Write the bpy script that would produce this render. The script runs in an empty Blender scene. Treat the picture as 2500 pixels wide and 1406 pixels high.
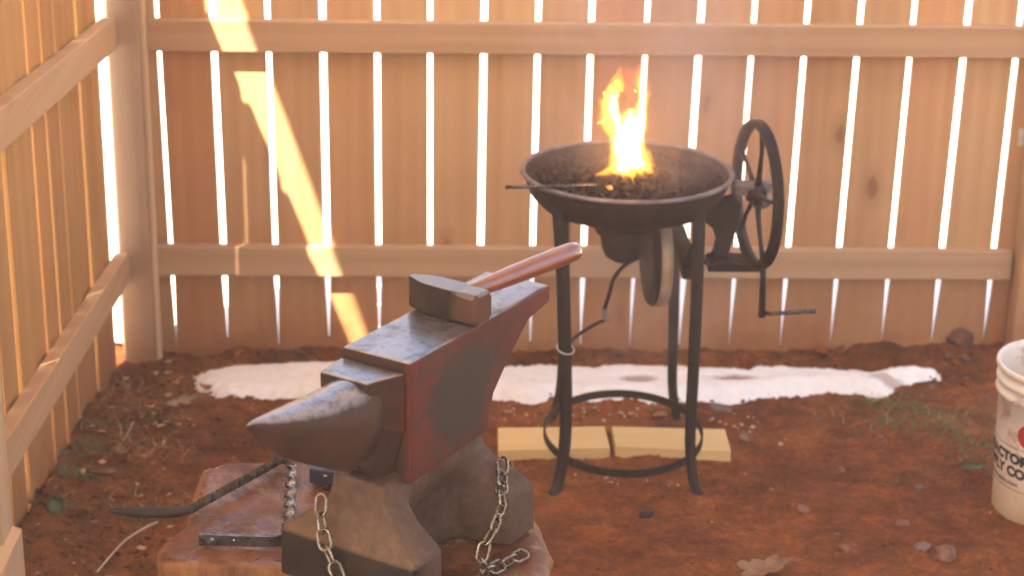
import bpy, bmesh, math, random
from math import sin, cos, pi, radians, sqrt, atan2, exp
from mathutils import Vector, Matrix, noise

# ------------------------------------------------------------------ camera
S = bpy.context.scene
COL = S.collection
P, YW, RO = 0.353013, 0.0295485, 0.01530053
cy, sy = cos(YW), sin(YW)
fwd = Vector((sy*cos(P), cy*cos(P), -sin(P)))
right = Vector((cy, -sy, 0)); up = right.cross(fwd)
r2 = right*cos(RO) + up*sin(RO); u2 = -right*sin(RO) + up*cos(RO)
cam = bpy.data.cameras.new('camera'); cam_o = bpy.data.objects.new('camera', cam); COL.objects.link(cam_o)
M = Matrix((r2, u2, -fwd)).transposed().to_4x4()
M.translation = (0.828357, -5.503137, 2.242405)
cam_o.matrix_world = M
cam.sensor_width = 36; cam.lens = 4865.94/2500*36
cam.clip_start = 0.05; cam.clip_end = 1000
cam.dof.use_dof = True; cam.dof.focus_distance = 3.35; cam.dof.aperture_fstop = 5.2
S.camera = cam_o

# ------------------------------------------------------------------ light
TO_SUN = Vector((-0.025, -0.038, 0.066)).normalized()
EL = math.asin(TO_SUN.z); AZ = atan2(TO_SUN.x, TO_SUN.y)
W = bpy.data.worlds.new('World'); S.world = W; W.use_nodes = True
nt = W.node_tree; nt.nodes.clear()
sk = nt.nodes.new('ShaderNodeTexSky'); sk.sky_type = 'NISHITA'; sk.sun_disc = False
sk.sun_elevation = EL; sk.sun_rotation = AZ; sk.air_density = 1.3; sk.dust_density = 4.0
bg = nt.nodes.new('ShaderNodeBackground'); bg.inputs[1].default_value = 0.075
wo = nt.nodes.new('ShaderNodeOutputWorld')
nt.links.new(sk.outputs[0], bg.inputs[0]); nt.links.new(bg.outputs[0], wo.inputs[0])
sl = bpy.data.lights.new('sun', 'SUN'); sl.energy = 5.0; sl.angle = radians(0.5); sl.color = (1.0, 0.85, 0.58)
so = bpy.data.objects.new('sun', sl); COL.objects.link(so)
so.rotation_euler = (-TO_SUN).to_track_quat('-Z', 'Y').to_euler()
S.view_settings.view_transform = 'Standard'; S.view_settings.look = 'None'
S.view_settings.exposure = 2.75; S.view_settings.gamma = 1.0
S.cycles.max_bounces = 10; S.cycles.diffuse_bounces = 6; S.cycles.volume_bounces = 1
S.cycles.transparent_max_bounces = 12
S.cycles.volume_step_rate = 1.0
S.cycles.use_denoising = True

# ------------------------------------------------------------------ helpers
def link(o, parent=None):
    COL.objects.link(o)
    if parent is not None: o.parent = parent
    return o
def tag(o, label=None, cat=None, group=None, kind=None):
    if label: o['label'] = label
    if cat: o['category'] = cat
    if group: o['group'] = group
    if kind: o['kind'] = kind
    return o
def thing(name, label, cat, loc=(0,0,0), rz=0, group=None):
    o = bpy.data.objects.new(name, None); o.empty_display_size = .1
    link(o); o.location = loc; o.rotation_euler = (0,0,rz)
    return tag(o, label, cat, group)
def obj(name, bm, mat, parent=None, smooth=False, bevel=0, loc=None, recalc=True):
    if recalc: bmesh.ops.recalc_face_normals(bm, faces=bm.faces[:])
    me = bpy.data.meshes.new(name); bm.to_mesh(me); bm.free()
    if smooth:
        for p in me.polygons: p.use_smooth = True
    for m in (mat if isinstance(mat, (list, tuple)) else [mat]): me.materials.append(m)
    o = bpy.data.objects.new(name, me); link(o, parent)
    if loc is not None: o.location = loc
    if bevel:
        b = o.modifiers.new('bevel', 'BEVEL'); b.width = bevel; b.segments = 2; b.limit_method = 'ANGLE'; b.angle_limit = radians(40)
    return o
def box(bm, c, s, rot=None):
    m = Matrix.Translation(c) @ (rot.to_4x4() if rot else Matrix.Identity(4)) @ Matrix.Diagonal((s[0], s[1], s[2], 1))
    return bmesh.ops.create_cube(bm, size=1, matrix=m)['verts']
def loft(bm, rings, close=True, caps=True):
    V = [[bm.verts.new(p) for p in r] for r in rings]
    n = len(V[0])
    for a, b in zip(V, V[1:]):
        for i in range(n if close else n-1):
            j = (i+1) % n
            bm.faces.new((a[i], a[j], b[j], b[i]))
    if caps:
        bm.faces.new(V[0][::-1]); bm.faces.new(V[-1])
    return V
def frames(pts, upv=Vector((0,0,1))):
    pts = [Vector(p) for p in pts]; out = []
    for i, p in enumerate(pts):
        t = (pts[min(i+1, len(pts)-1)] - pts[max(i-1, 0)]).normalized()
        u = upv if abs(t.dot(upv)) < .95 else Vector((0,1,0)) if abs(t.y) < .9 else Vector((1,0,0))
        a = t.cross(u).normalized(); b = a.cross(t).normalized()
        out.append((p, a, b))
    return out
def tube(bm, pts, r, seg=10, caps=True, upv=Vector((0,0,1)), flat=1.0, twist=0, square=False, closed=False):
    fr = frames(pts, upv); n = len(fr); rings = []
    for i, (p, a, b) in enumerate(fr):
        rr = r[i] if isinstance(r, (list, tuple)) else r
        fl = flat[i] if isinstance(flat, (list, tuple)) else flat
        tw = twist*i/(n-1)
        ring = []
        for k in range(seg):
            t = 2*pi*k/seg + (pi/seg if square else 0)
            ca, sa = cos(t)*rr, sin(t)*rr*fl
            x = ca*cos(tw) - sa*sin(tw); y = ca*sin(tw) + sa*cos(tw)
            ring.append(p + a*x + b*y)
        rings.append(ring)
    return loft(bm, rings, caps=caps)
def lathe(bm, prof, seg=48, c=(0,0,0), axis=None, cap=True):
    c = Vector(c)
    q = Vector((0,0,1)).rotation_difference(Vector(axis)) if axis else None
    rings = []
    for r, z in prof:
        ring = []
        for k in range(seg):
            v = Vector((r*cos(2*pi*k/seg), r*sin(2*pi*k/seg), z))
            if q: v = q @ v
            ring.append(c + v)
        rings.append(ring)
    return loft(bm, rings, caps=cap)
def bez(pts, n=8):
    """Catmull-Rom through points"""
    P_ = [Vector(p) for p in pts]; out = []
    for i in range(len(P_)-1):
        p0 = P_[max(i-1,0)]; p1 = P_[i]; p2 = P_[i+1]; p3 = P_[min(i+2, len(P_)-1)]
        for k in range(n):
            t = k/n
            out.append(.5*((2*p1)+(p2-p0)*t+(2*p0-5*p1+4*p2-p3)*t*t+(3*p1-p0-3*p2+p3)*t*t*t))
    out.append(P_[-1]); return out
def fbm(x, y, z=0, o=4):
    return noise.fractal(Vector((x, y, z)), 0.6, 2.1, o)
def ss(a, b, x):
    t = max(0., min(1., (x-a)/(b-a))); return t*t*(3-2*t)

# ------------------------------------------------------------------ materials
def newmat(name):
    m = bpy.data.materials.new(name); m.use_nodes = True
    t = m.node_tree; b = t.nodes['Principled BSDF']
    return m, t, b
def N(t, kind, **kw):
    n = t.nodes.new(kind)
    for k, v in kw.items():
        if k.startswith('i_'): n.inputs[int(k[2:])].default_value = v
        else: setattr(n, k, v)
    return n
def ramp(t, fac, stops, interp='LINEAR'):
    r = t.nodes.new('ShaderNodeValToRGB'); cr = r.color_ramp; cr.interpolation = interp
    while len(cr.elements) < len(stops): cr.elements.new(.5)
    for e, (p, c) in zip(cr.elements, stops):
        e.position = p; e.color = (c[0], c[1], c[2], 1) if not isinstance(c, (int, float)) else (c, c, c, 1)
    t.links.new(fac, r.inputs[0]); return r.outputs[0]
def mix(t, fac, a, b, mode='MIX'):
    m = t.nodes.new('ShaderNodeMix'); m.data_type = 'RGBA'; m.blend_type = mode
    for sock, v in ((m.inputs[0], fac), (m.inputs[6], a), (m.inputs[7], b)):
        if hasattr(v, 'is_output') or isinstance(v, bpy.types.NodeSocket): t.links.new(v, sock)
        elif isinstance(v, (int, float)): sock.default_value = v
        else: sock.default_value = (v[0], v[1], v[2], 1)
    return m.outputs[2]
def math_(t, op, a, b=None, clamp=False):
    m = t.nodes.new('ShaderNodeMath'); m.operation = op; m.use_clamp = clamp
    for i, v in enumerate((a, b)):
        if v is None: continue
        if isinstance(v, (int, float)): m.inputs[i].default_value = v
        else: t.links.new(v, m.inputs[i])
    return m.outputs[0]
def coords(t, scale=(1,1,1), rnd=True, which='Object'):
    tc = t.nodes.new('ShaderNodeTexCoord'); mp = t.nodes.new('ShaderNodeMapping')
    mp.inputs['Scale'].default_value = scale
    t.links.new(tc.outputs[which], mp.inputs[0])
    oi = None
    if rnd:
        oi = t.nodes.new('ShaderNodeObjectInfo')
        c = t.nodes.new('ShaderNodeCombineXYZ')
        for i, k in enumerate((37.0, 11.0, 53.0)): t.links.new(math_(t, 'MULTIPLY', oi.outputs['Random'], k), c.inputs[i])
        t.links.new(c.outputs[0], mp.inputs['Location'])
    return mp.outputs[0], oi, tc
def bump(t, b, h, strength=.3, dist=.01):
    n = t.nodes.new('ShaderNodeBump'); n.inputs['Strength'].default_value = strength; n.inputs['Distance'].default_value = dist
    t.links.new(h, n.inputs['Height']); t.links.new(n.outputs[0], b.inputs['Normal'])
def noise_t(t, vec, scale, detail=4, rough=.6, dist=0):
    n = t.nodes.new('ShaderNodeTexNoise'); n.inputs['Scale'].default_value = scale
    n.inputs['Detail'].default_value = detail; n.inputs['Roughness'].default_value = rough; n.inputs['Distortion'].default_value = dist
    t.links.new(vec, n.inputs['Vector']); return n.outputs['Fac']

def wood(name, light, dark, axis='z', clay=True, knots=True, rough=.75, tint=.35, grain=1.0):
    """sawn softwood; grain runs along `axis` of the object"""
    m, t, b = newmat(name)
    sc = {'z': (14, 14, .55), 'x': (.55, 14, 14), 'y': (14, .55, 14)}[axis]
    v, oi, tc = coords(t, sc)
    n1 = noise_t(t, v, 1.0, 3, .5, 1.2)
    w = t.nodes.new('ShaderNodeTexWave'); w.wave_type = 'BANDS'; w.bands_direction = 'Z' if axis == 'x' else 'X'
    w.inputs['Scale'].default_value = .45; w.inputs['Distortion'].default_value = 7.0; w.inputs['Detail'].default_value = 3
    w.inputs['Detail Scale'].default_value = .8
    t.links.new(v, w.inputs['Vector'])
    n2 = noise_t(t, v, 7.0, 4, .7, .3)
    g = math_(t, 'ADD', math_(t, 'MULTIPLY', w.outputs['Fac'], .14*grain), math_(t, 'MULTIPLY', n1, .72))
    g = math_(t, 'ADD', g, math_(t, 'MULTIPLY', n2, .22*grain))
    col = ramp(t, g, [(.25, dark), (.6, [(a+c)/2*1.02 for a, c in zip(light, dark)]), (.9, light)])
    # board to board tint
    tn = ramp(t, oi.outputs['Random'], [(0, (.98, .76, .58)), (.2, (.98, .92, .80)), (.4, (1.06, 1.04, .90)), (.6, (.84, .76, .64)), (.8, (1.02, .84, .68)), (1, (1.04, .98, .84))])
    col = mix(t, tint, col, mix(t, 1., col, tn, 'MULTIPLY'))
    if knots:
        sk_ = {'z': (6.5, .1, 3.0), 'x': (2.6, .1, 5.5), 'y': (.1, 2.6, 5.5)}[axis]
        v2, _, _ = coords(t, sk_)
        wob = noise_t(t, v2, 6, 2, .5)
        vo = t.nodes.new('ShaderNodeTexVoronoi'); vo.inputs['Scale'].default_value = 1.0; vo.feature = 'F1'
        vv = t.nodes.new('ShaderNodeVectorMath'); vv.operation = 'ADD'
        cb = t.nodes.new('ShaderNodeCombineXYZ')
        for i in range(3): t.links.new(math_(t, 'MULTIPLY', wob, .12), cb.inputs[i])
        t.links.new(v2, vv.inputs[0]); t.links.new(cb.outputs[0], vv.inputs[1]); t.links.new(vv.outputs[0], vo.inputs['Vector'])
        sp = t.nodes.new('ShaderNodeSeparateColor'); t.links.new(vo.outputs['Color'], sp.inputs[0])
        on = ramp(t, sp.outputs[0], [(.22, 0.), (.24, 1.)])
        kn = ramp(t, vo.outputs['Distance'], [(.0, 1.), (.095, .8), (.125, .30), (.26, 0.)])
        kn = math_(t, 'MULTIPLY', kn, on)
        kn = math_(t, 'MULTIPLY', kn, .85)
        col = mix(t, kn, col, (.17, .065, .035))
    if clay:
        geo = t.nodes.new('ShaderNodeNewGeometry'); sx = t.nodes.new('ShaderNodeSeparateXYZ')
        t.links.new(geo.outputs['Position'], sx.inputs[0])
        hz = math_(t, 'ADD', sx.outputs[2], math_(t, 'MULTIPLY', sx.outputs[1], .0858))
        pv = noise_t(t, geo.outputs['Position'], 7, 5, .7)
        hz = math_(t, 'ADD', hz, math_(t, 'MULTIPLY', math_(t, 'SUBTRACT', pv, .5), -.45))
        f1 = ramp(t, hz, [(.0, .92), (.10, .62), (.28, .36), (.6, .14), (.95, 0.)])
        col = mix(t, f1, col, (.29, .115, .045))
    t.links.new(col, b.inputs['Base Color'])
    b.inputs['Roughness'].default_value = rough; b.inputs['Specular IOR Level'].default_value = .25
    bump(t, b, g, .25, .003)
    return m

M_PICKET = wood('picket_wood', (.58, .405, .26), (.43, .275, .16), tint=1.)
M_RAILX = wood('rail_wood', (.48, .335, .215), (.35, .225, .135), 'x', clay=False)
M_RAILY = wood('rail_wood_side', (.58, .43, .27), (.44, .29, .17), 'y', clay=False)
M_POST = wood('post_wood', (.44, .36, .285), (.33, .255, .195), 'z', knots=False)
M_PALE = wood('pale_wood', (.66, .52, .36), (.54, .39, .24), 'z', knots=False, clay=False)
M_PLANK = wood('plank_wood', (.78, .60, .30), (.66, .47, .20), 'x', clay=False, knots=False, tint=.15)
M_SIDEP = wood('side_picket_wood', (.60, .395, .18), (.40, .22, .09), tint=1.)

def clay_mat():
    m, t, b = newmat('red_clay')
    geo = t.nodes.new('ShaderNodeNewGeometry'); pos = geo.outputs['Position']
    a = noise_t(t, pos, 2.2, 6, .62, .4); c = noise_t(t, pos, 13, 6, .7); d = noise_t(t, pos, 70, 5, .75)
    base = ramp(t, a, [(.30, (.10, .028, .008)), (.48, (.178, .052, .013)), (.62, (.245, .078, .019)), (.8, (.30, .11, .030))])
    base = mix(t, .7, base, mix(t, 1., base, ramp(t, c, [(.3, .30), (.5, .9), (.72, 1.8)]), 'MULTIPLY'))
    base = mix(t, .6, base, mix(t, 1., base, ramp(t, d, [(.3, .35), (.5, 1.), (.7, 2.0)]), 'MULTIPLY'))
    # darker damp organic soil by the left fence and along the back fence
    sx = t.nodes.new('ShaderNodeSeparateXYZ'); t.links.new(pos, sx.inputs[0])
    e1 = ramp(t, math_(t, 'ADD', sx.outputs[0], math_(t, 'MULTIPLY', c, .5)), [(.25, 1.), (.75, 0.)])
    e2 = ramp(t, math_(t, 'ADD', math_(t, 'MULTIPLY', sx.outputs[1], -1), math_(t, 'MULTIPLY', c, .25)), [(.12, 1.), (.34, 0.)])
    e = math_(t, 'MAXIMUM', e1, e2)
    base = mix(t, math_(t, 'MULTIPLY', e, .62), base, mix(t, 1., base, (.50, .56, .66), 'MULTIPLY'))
    t.links.new(base, b.inputs['Base Color'])
    b.inputs['Roughness'].default_value = .9; b.inputs['Specular IOR Level'].default_value = .2
    h = math_(t, 'ADD', math_(t, 'MULTIPLY', c, .6), math_(t, 'MULTIPLY', d, .4))
    bump(t, b, h, 1., .018)
    return m
M_CLAY = clay_mat()

def plain(name, col, rough=.6, metal=0, var=.25, scale=20, bumpd=.002, spec=.5, col2=None, rnd=True, coat=0):
    m, t, b = newmat(name)
    v, oi, tc = coords(t, (1,1,1), rnd)
    n = noise_t(t, v, scale, 5, .65)
    c2 = col2 or [x*(1-var) for x in col]
    base = ramp(t, n, [(.35, c2), (.65, col)])
    t.links.new(base, b.inputs['Base Color'])
    r = ramp(t, noise_t(t, v, scale*1.7, 3), [(.3, max(0, rough-.12)), (.7, min(1, rough+.12))])
    t.links.new(r, b.inputs['Roughness'])
    b.inputs['Metallic'].default_value = metal; b.inputs['Specular IOR Level'].default_value = spec
    if coat: b.inputs['Coat Weight'].default_value = coat; b.inputs['Coat Roughness'].default_value = .15
    bump(t, b, n, .4, bumpd)
    return m
M_IRON = plain('forge_iron', (.016, .012, .012), .62, .2, .5, 30, .002, .45)
M_IRONR = plain('sooty_iron', (.036, .027, .026), .75, .2, .5, 24, .002, .3)
M_RIM = plain('worn_rim_iron', (.27, .24, .25), .45, .6, .5, 22)
M_RUST = plain('rusty_foot', (.20, .075, .035), .9, 0, .5, 60)
M_CREAM = plain('cream_paint', (.46, .36, .26), .6, 0, .25, 18)
M_STEELD = plain('dark_steel', (.12, .12, .14), .30, 1., .45, 45)
M_STEELB = plain('bright_steel', (.26, .31, .42), .30, 1., .5, 60)
M_CHAIN = plain('chain_steel', (.33, .29, .23), .30, 1., .5, 80)
M_DIRON = plain('dark_forged_iron', (.05, .05, .06), .42, .7, .5, 50)
M_BLACK = plain('black_iron', (.022, .020, .022), .55, .4, .5, 50)
M_BLUE = plain('blue_plastic', (.012, .018, .075), .45, 0, .2, 20)
M_WHITE = plain('white_spot', (.6, .6, .6), .5)
M_ROCK = plain('red_rock', (.26, .11, .065), .9, 0, .5, 30, .006)
M_ROCKD = plain('dark_red_rock', (.14, .055, .035), .9, 0, .5, 30, .006)
M_ROCKG = plain('grey_rock', (.20, .13, .11), .9, 0, .4, 30, .006)
M_LEAFT = plain('tan_leaf', (.50, .31, .17), .7, 0, .3, 30)
M_LEAFP = plain('pale_leaf', (.58, .42, .28), .7, 0, .25, 30)
M_LEAFO = plain('orange_leaf', (.50, .17, .05), .7, 0, .3, 30)
M_LEAFY = plain('yellow_leaf', (.55, .32, .10), .7, 0, .3, 30)
M_LEAFB = plain('brown_leaf', (.24, .10, .055), .7, 0, .35, 30)
M_LEAFG = plain('grey_leaf', (.30, .24, .22), .7, 0, .3, 30)
M_GREEN = plain('green_leaf', (.16, .24, .10), .6, 0, .3, 30)
M_GRASS = plain('grass_blade', (.085, .15, .03), .6, 0, .5, 3)
M_STRAW = plain('dry_straw', (.42, .30, .18), .8, 0, .3, 10)
M_TWIG = plain('pale_twig', (.55, .42, .34), .8, 0, .3, 20)
M_COAL = plain('coal', (.034, .021, .022), .75, 0, .6, 40, .004, .2)
M_TAG = plain('paper_tag', (.6, .58, .55), .7)

def handle_mat():
    m, t, b = newmat('varnished_handle')
    v, oi, tc = coords(t, (1, 30, 30), False)
    n = noise_t(t, v, 2, 4, .6, .4)
    t.links.new(ramp(t, n, [(.3, (.13, .036, .020)), (.7, (.23, .070, .040))]), b.inputs['Base Color'])
    b.inputs['Roughness'].default_value = .30; b.inputs['Coat Weight'].default_value = 1.; b.inputs['Coat IOR'].default_value = 1.8; b.inputs['Coat Roughness'].default_value = .16
    return m
M_HANDLE = handle_mat()

def anvil_mat():
    """worn red paint over brown cast steel, bare polished metal where the top faces up"""
    m, t, b = newmat('anvil_paint')
    v, oi, tc = coords(t, (1,1,1), False)
    n = noise_t(t, v, 9, 5, .6); n2 = noise_t(t, v, 40, 5, .7)
    sx = t.nodes.new('ShaderNodeSeparateXYZ'); t.links.new(tc.outputs['Object'], sx.inputs[0])
    brown = ramp(t, n, [(.3, (.020, .011, .009)), (.5, (.036, .018, .013)), (.7, (.062, .028, .018))])
    red = ramp(t, n, [(.3, (.058, .009, .007)), (.7, (.115, .015, .011))])
    # red paint survives on the right flank of the body
    fy = ramp(t, sx.outputs[1], [(.048, 0.), (.056, 1.)])
    fz = ramp(t, math_(t, 'ADD', sx.outputs[2], math_(t, 'MULTIPLY', n, .08)), [(.06, 0.), (.14, 1.)])
    fr = math_(t, 'MULTIPLY', fy, ramp(t, noise_t(t, v, 14, 6, .75, .6), [(.38, .15), (.52, 1.)]))
    # painted-over badge: dark oval worn patch
    dx = math_(t, 'MULTIPLY', math_(t, 'ADD', sx.outputs[0], .165), 11.)
    dz = math_(t, 'MULTIPLY', math_(t, 'SUBTRACT', sx.outputs[2], .262), 12.5)
    d = math_(t, 'SQRT', math_(t, 'ADD', math_(t, 'POWER', dx, 2), math_(t, 'POWER', dz, 2)))
    d = math_(t, 'ADD', d, math_(t, 'MULTIPLY', math_(t, 'SUBTRACT', n, .5), 1.6))
    patch = ramp(t, math_(t, 'MULTIPLY', d, .5), [(.38, 1.), (.56, 0.)])
    col = mix(t, fr, brown, red)
    col = mix(t, math_(t, 'MULTIPLY', patch, fy), col, (.026, .021, .016))
    g = t.nodes.new('ShaderNodeNewGeometry'); sn = t.nodes.new('ShaderNodeSeparateXYZ'); t.links.new(g.outputs['Normal'], sn.inputs[0])
    topf = ramp(t, math_(t, 'ADD', sn.outputs[2], math_(t, 'MULTIPLY', math_(t, 'SUBTRACT', n2, .5), .35)), [(.55, 0.), (.85, 1.)])
    hi = ramp(t, sx.outputs[2], [(.27, 0.), (.29, 1.)])
    bare = math_(t, 'MULTIPLY', topf, hi)
    col = mix(t, bare, col, ramp(t, n2, [(.3, (.13, .13, .14)), (.55, (.34, .345, .38)), (.8, (.20, .14, .12))]))
    t.links.new(col, b.inputs['Base Color'])
    t.links.new(math_(t, 'MULTIPLY', bare, .85), b.inputs['Metallic'])
    t.links.new(ramp(t, bare, [(0, .60), (1, .30)]), b.inputs['Roughness'])
    b.inputs['Specular IOR Level'].default_value = .28
    bump(t, b, math_(t, 'ADD', n, math_(t, 'MULTIPLY', n2, .6)), .35, .004)
    return m
M_ANVIL = anvil_mat()
def base_mat():
    m, t, b = newmat('anvil_base_cast')
    v, oi, tc = coords(t, (1,1,1), False)
    n = noise_t(t, v, 7, 5, .6)
    sx = t.nodes.new('ShaderNodeSeparateXYZ'); t.links.new(tc.outputs['Object'], sx.inputs[0])
    c = ramp(t, n, [(.3, (.045, .027, .020)), (.5, (.080, .050, .036)), (.7, (.062, .042, .038))])
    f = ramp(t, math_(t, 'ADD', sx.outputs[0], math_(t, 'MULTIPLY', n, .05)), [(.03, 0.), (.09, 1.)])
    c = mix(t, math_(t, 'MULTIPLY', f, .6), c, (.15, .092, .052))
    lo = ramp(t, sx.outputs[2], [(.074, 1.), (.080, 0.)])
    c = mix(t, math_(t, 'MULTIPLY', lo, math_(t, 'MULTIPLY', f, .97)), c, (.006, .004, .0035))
    t.links.new(c, b.inputs['Base Color']); b.inputs['Roughness'].default_value = .62
    b.inputs['Specular IOR Level'].default_value = .22
    c2 = mix(t, .5, c, mix(t, 1., c, ramp(t, noise_t(t, v, 55, 5, .7), [(.3, .45), (.5, 1.), (.7, 1.7)]), 'MULTIPLY')); t.links.new(c2, b.inputs['Base Color'])
    bump(t, b, math_(t, 'ADD', n, noise_t(t, v, 90, 4, .7)), .5, .003)
    return m
M_BASE = base_mat()

def stump_mat():
    m, t, b = newmat('stump_wood')
    v, oi, tc = coords(t, (1,1,1), False)
    n = noise_t(t, v, 8, 6, .65, .6); n2 = noise_t(t, v, 45, 5, .7)
    top = ramp(t, n, [(.28, (.045, .016, .008)), (.45, (.10, .033, .015)), (.6, (.165, .062, .028)), (.78, (.27, .13, .065))])
    v2, _, _ = coords(t, (22, 22, 2.2), False)
    ns = noise_t(t, v2, 1, 6, .7, .6)
    side = ramp(t, ns, [(.3, (.07, .028, .012)), (.47, (.20, .085, .028)), (.62, (.30, .135, .042)), (.8, (.36, .19, .075))])
    g = t.nodes.new('ShaderNodeNewGeometry'); sn = t.nodes.new('ShaderNodeSeparateXYZ'); t.links.new(g.outputs['Normal'], sn.inputs[0])
    f = ramp(t, sn.outputs[2], [(.45, 0.), (.75, 1.)])
    col = mix(t, f, side, top)
    col = mix(t, .6, col, mix(t, 1., col, ramp(t, n2, [(.3, .5), (.7, 1.35)]), 'MULTIPLY'))
    # greyish residue streaks of wax and meltwater on the top
    w = ramp(t, noise_t(t, v, 14, 4, .7, 1.4), [(.56, 0.), (.66, 1.)])
    wf = math_(t, 'MULTIPLY', math_(t, 'MULTIPLY', w, f), .55)
    col = mix(t, wf, col, (.30, .235, .22))
    t.links.new(col, b.inputs['Base Color'])
    wet = ramp(t, noise_t(t, v, 11, 3, .6), [(.4, .60), (.6, .20)])
    t.links.new(mix(t, f, (.75, .75, .75), wet), b.inputs['Roughness'])
    h = math_(t, 'ADD', math_(t, 'MULTIPLY', n, .7), math_(t, 'MULTIPLY', n2, .3))
    bump(t, b, h, .8, .008)
    return m
M_STUMP = stump_mat()

def snow_mat(name, dirty):
    m, t, b = newmat(name)
    geo = t.nodes.new('ShaderNodeNewGeometry'); pos = geo.outputs['Position']
    n = noise_t(t, pos, 30, 5, .7)
    c = ramp(t, n, [(.25, (.68, .64, .60)), (.5, (.80, .77, .73)) if dirty else (.5, (.84, .82, .80))])
    if dirty:
        d = noise_t(t, pos, 9, 6, .75)
        c = mix(t, ramp(t, d, [(.60, 0.), (.80, .35)]), c, (.42, .24, .16))
        # trodden hollow with clay showing through
        sx = t.nodes.new('ShaderNodeSeparateXYZ'); t.links.new(pos, sx.inputs[0])
        for (hx, hy, rx, ry, amt) in ((1.347, -.300, .060, .030, .75), (1.616, -.290, .075, .028, .9), (2.06, -.30, .07, .04, .6)):
            a_ = math_(t, 'POWER', math_(t, 'MULTIPLY', math_(t, 'SUBTRACT', sx.outputs[0], hx), 1/rx), 2)
            b_ = math_(t, 'POWER', math_(t, 'MULTIPLY', math_(t, 'SUBTRACT', sx.outputs[1], hy), 1/ry), 2)
            q = math_(t, 'ADD', math_(t, 'ADD', a_, b_), math_(t, 'MULTIPLY', math_(t, 'SUBTRACT', d, .5), 2.5))
            c = mix(t, ramp(t, q, [(.15, amt), (.95, 0.)]), c, (.26, .13, .085))
    t.links.new(c, b.inputs['Base Color']); b.inputs['Roughness'].default_value = .7
    bump(t, b, n, .3, .004)
    return m
M_SNOW = snow_mat('old_snow', True); M_SNOWF = snow_mat('field_snow', False)

def bucket_mat():
    m, t, b = newmat('dirty_white_plastic')
    v, oi, tc = coords(t, (1,1,1), False)
    n = noise_t(t, v, 12, 6, .7, .5); n2 = noise_t(t, v, 5, 4, .6)
    sx = t.nodes.new('ShaderNodeSeparateXYZ'); t.links.new(tc.outputs['Object'], sx.inputs[0])
    c = ramp(t, n2, [(.3, (.66, .58, .48)), (.7, (.74, .69, .61))])
    lowf = ramp(t, math_(t, 'ADD', sx.outputs[2], math_(t, 'MULTIPLY', math_(t, 'SUBTRACT', n2, .5), -.3)), [(.0, .85), (.13, .3), (.2, 0.)])
    c = mix(t, lowf, c, (.52, .36, .17))
    sp = ramp(t, n, [(.58, 0.), (.66, 1.)])
    c = mix(t, math_(t, 'MULTIPLY', sp, .6), c, (.26, .12, .06))
    t.links.new(c, b.inputs['Base Color']); b.inputs['Roughness'].default_value = .5
    b.inputs['Subsurface Weight'].default_value = 0.0
    return m
M_BUCKET = bucket_mat()
M_INK = plain('black_print', (.03, .028, .035), .6, 0, .6, 60)
M_REDINK = plain('red_print', (.42, .03, .03), .5, 0, .2, 40)

# ------------------------------------------------------------------ ground
SL = 0.0858
def base_h(x, y):
    if y > 20: z = -SL*20
    elif y > -4: z = -SL*y
    else: z = SL*4
    return z
def hf(x, y):
    z = base_h(x, y)
    near = 1 if (-.6 < x < 3.2 and -3.6 < y < .4) else 0
    if near:
        rough = .85 + .7*ss(.75, .1, x) + .5*ss(-.45, -.1, y)
        z += .010*fbm(x*2.6, y*2.6, 3) * 1.0
        z += rough*(.0085*fbm(x*8, y*8, 9) + .0072*abs(fbm(x*21, y*21, 1)) + .0036*fbm(x*48, y*48, 5, 3))
        if x > -.16: z += .045*exp(-((x+.14)/.10)**2)*ss(-.25, -.7, y)     # soil banked against the side fence
        z += .018*exp(-((y-.01)/.05)**2)*ss(.1, .4, x) + .03*ss(1.7, 2.4, x)*exp(-((y-.02)/.10)**2)
    return z
def axis_lines(a, b, step, far):
    L = [a + i*step for i in range(int((b-a)/step)+1)]
    s, v = step, L[-1]
    out = L[:]
    while v < far: s *= 1.35; v += s; out.append(v)
    s, v = step, L[0]
    while v > -far: s *= 1.35; v -= s; out.insert(0, v)
    return out
def grid_mesh(name, xs, ys, zf, mat, keep=None, smooth=True):
    verts = [(x, y, zf(x, y)) for y in ys for x in xs]
    nx = len(xs); faces = []
    for j in range(len(ys)-1):
        for i in range(nx-1):
            if keep and not keep(xs[i], ys[j], xs[i+1], ys[j+1]): continue
            a = j*nx+i; faces.append((a, a+1, a+nx+1, a+nx))
    me = bpy.data.meshes.new(name); me.from_pydata(verts, [], faces); me.update()
    if smooth: me.polygons.foreach_set('use_smooth', [True]*len(me.polygons))
    me.materials.append(mat); o = bpy.data.objects.new(name, me); return link(o)
ground = grid_mesh('ground', axis_lines(-.35, 2.95, .0125, 70), axis_lines(-2.6, .12, .0125, 70), hf, M_CLAY)
tag(ground, kind='structure')
# the sunlit snow lying outside, behind and to the left of the fences
def sf(x, y): return base_h(x, y) + .035*ss(.04, .2, y if y > .06 else (-x-.1)) + .02*fbm(x*.7, y*.7, 7)
snowf = grid_mesh('snow_field', axis_lines(-3, 6, .25, 70), [.06,.12,.2,.30]+[.30+.25*i for i in range(1,24)] + [6.3*1.25**k+.5 for k in range(11)], sf, M_SNOWF)
tag(snowf, kind='structure')
xs_ = [-.22,-.26,-.32]+[-.42-.2*i for i in range(12)] + [-3-1.5*1.5**k for k in range(9)]
snowl = grid_mesh('snow_field', sorted(xs_), [-9+.3*i for i in range(30)]+[-.1, .06], lambda x, y: base_h(x, y)+.035*ss(.1, .3, -x-.1)+.02*fbm(x*.7, y*.7, 7), M_SNOWF)
tag(snowl, kind='structure')

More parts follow.
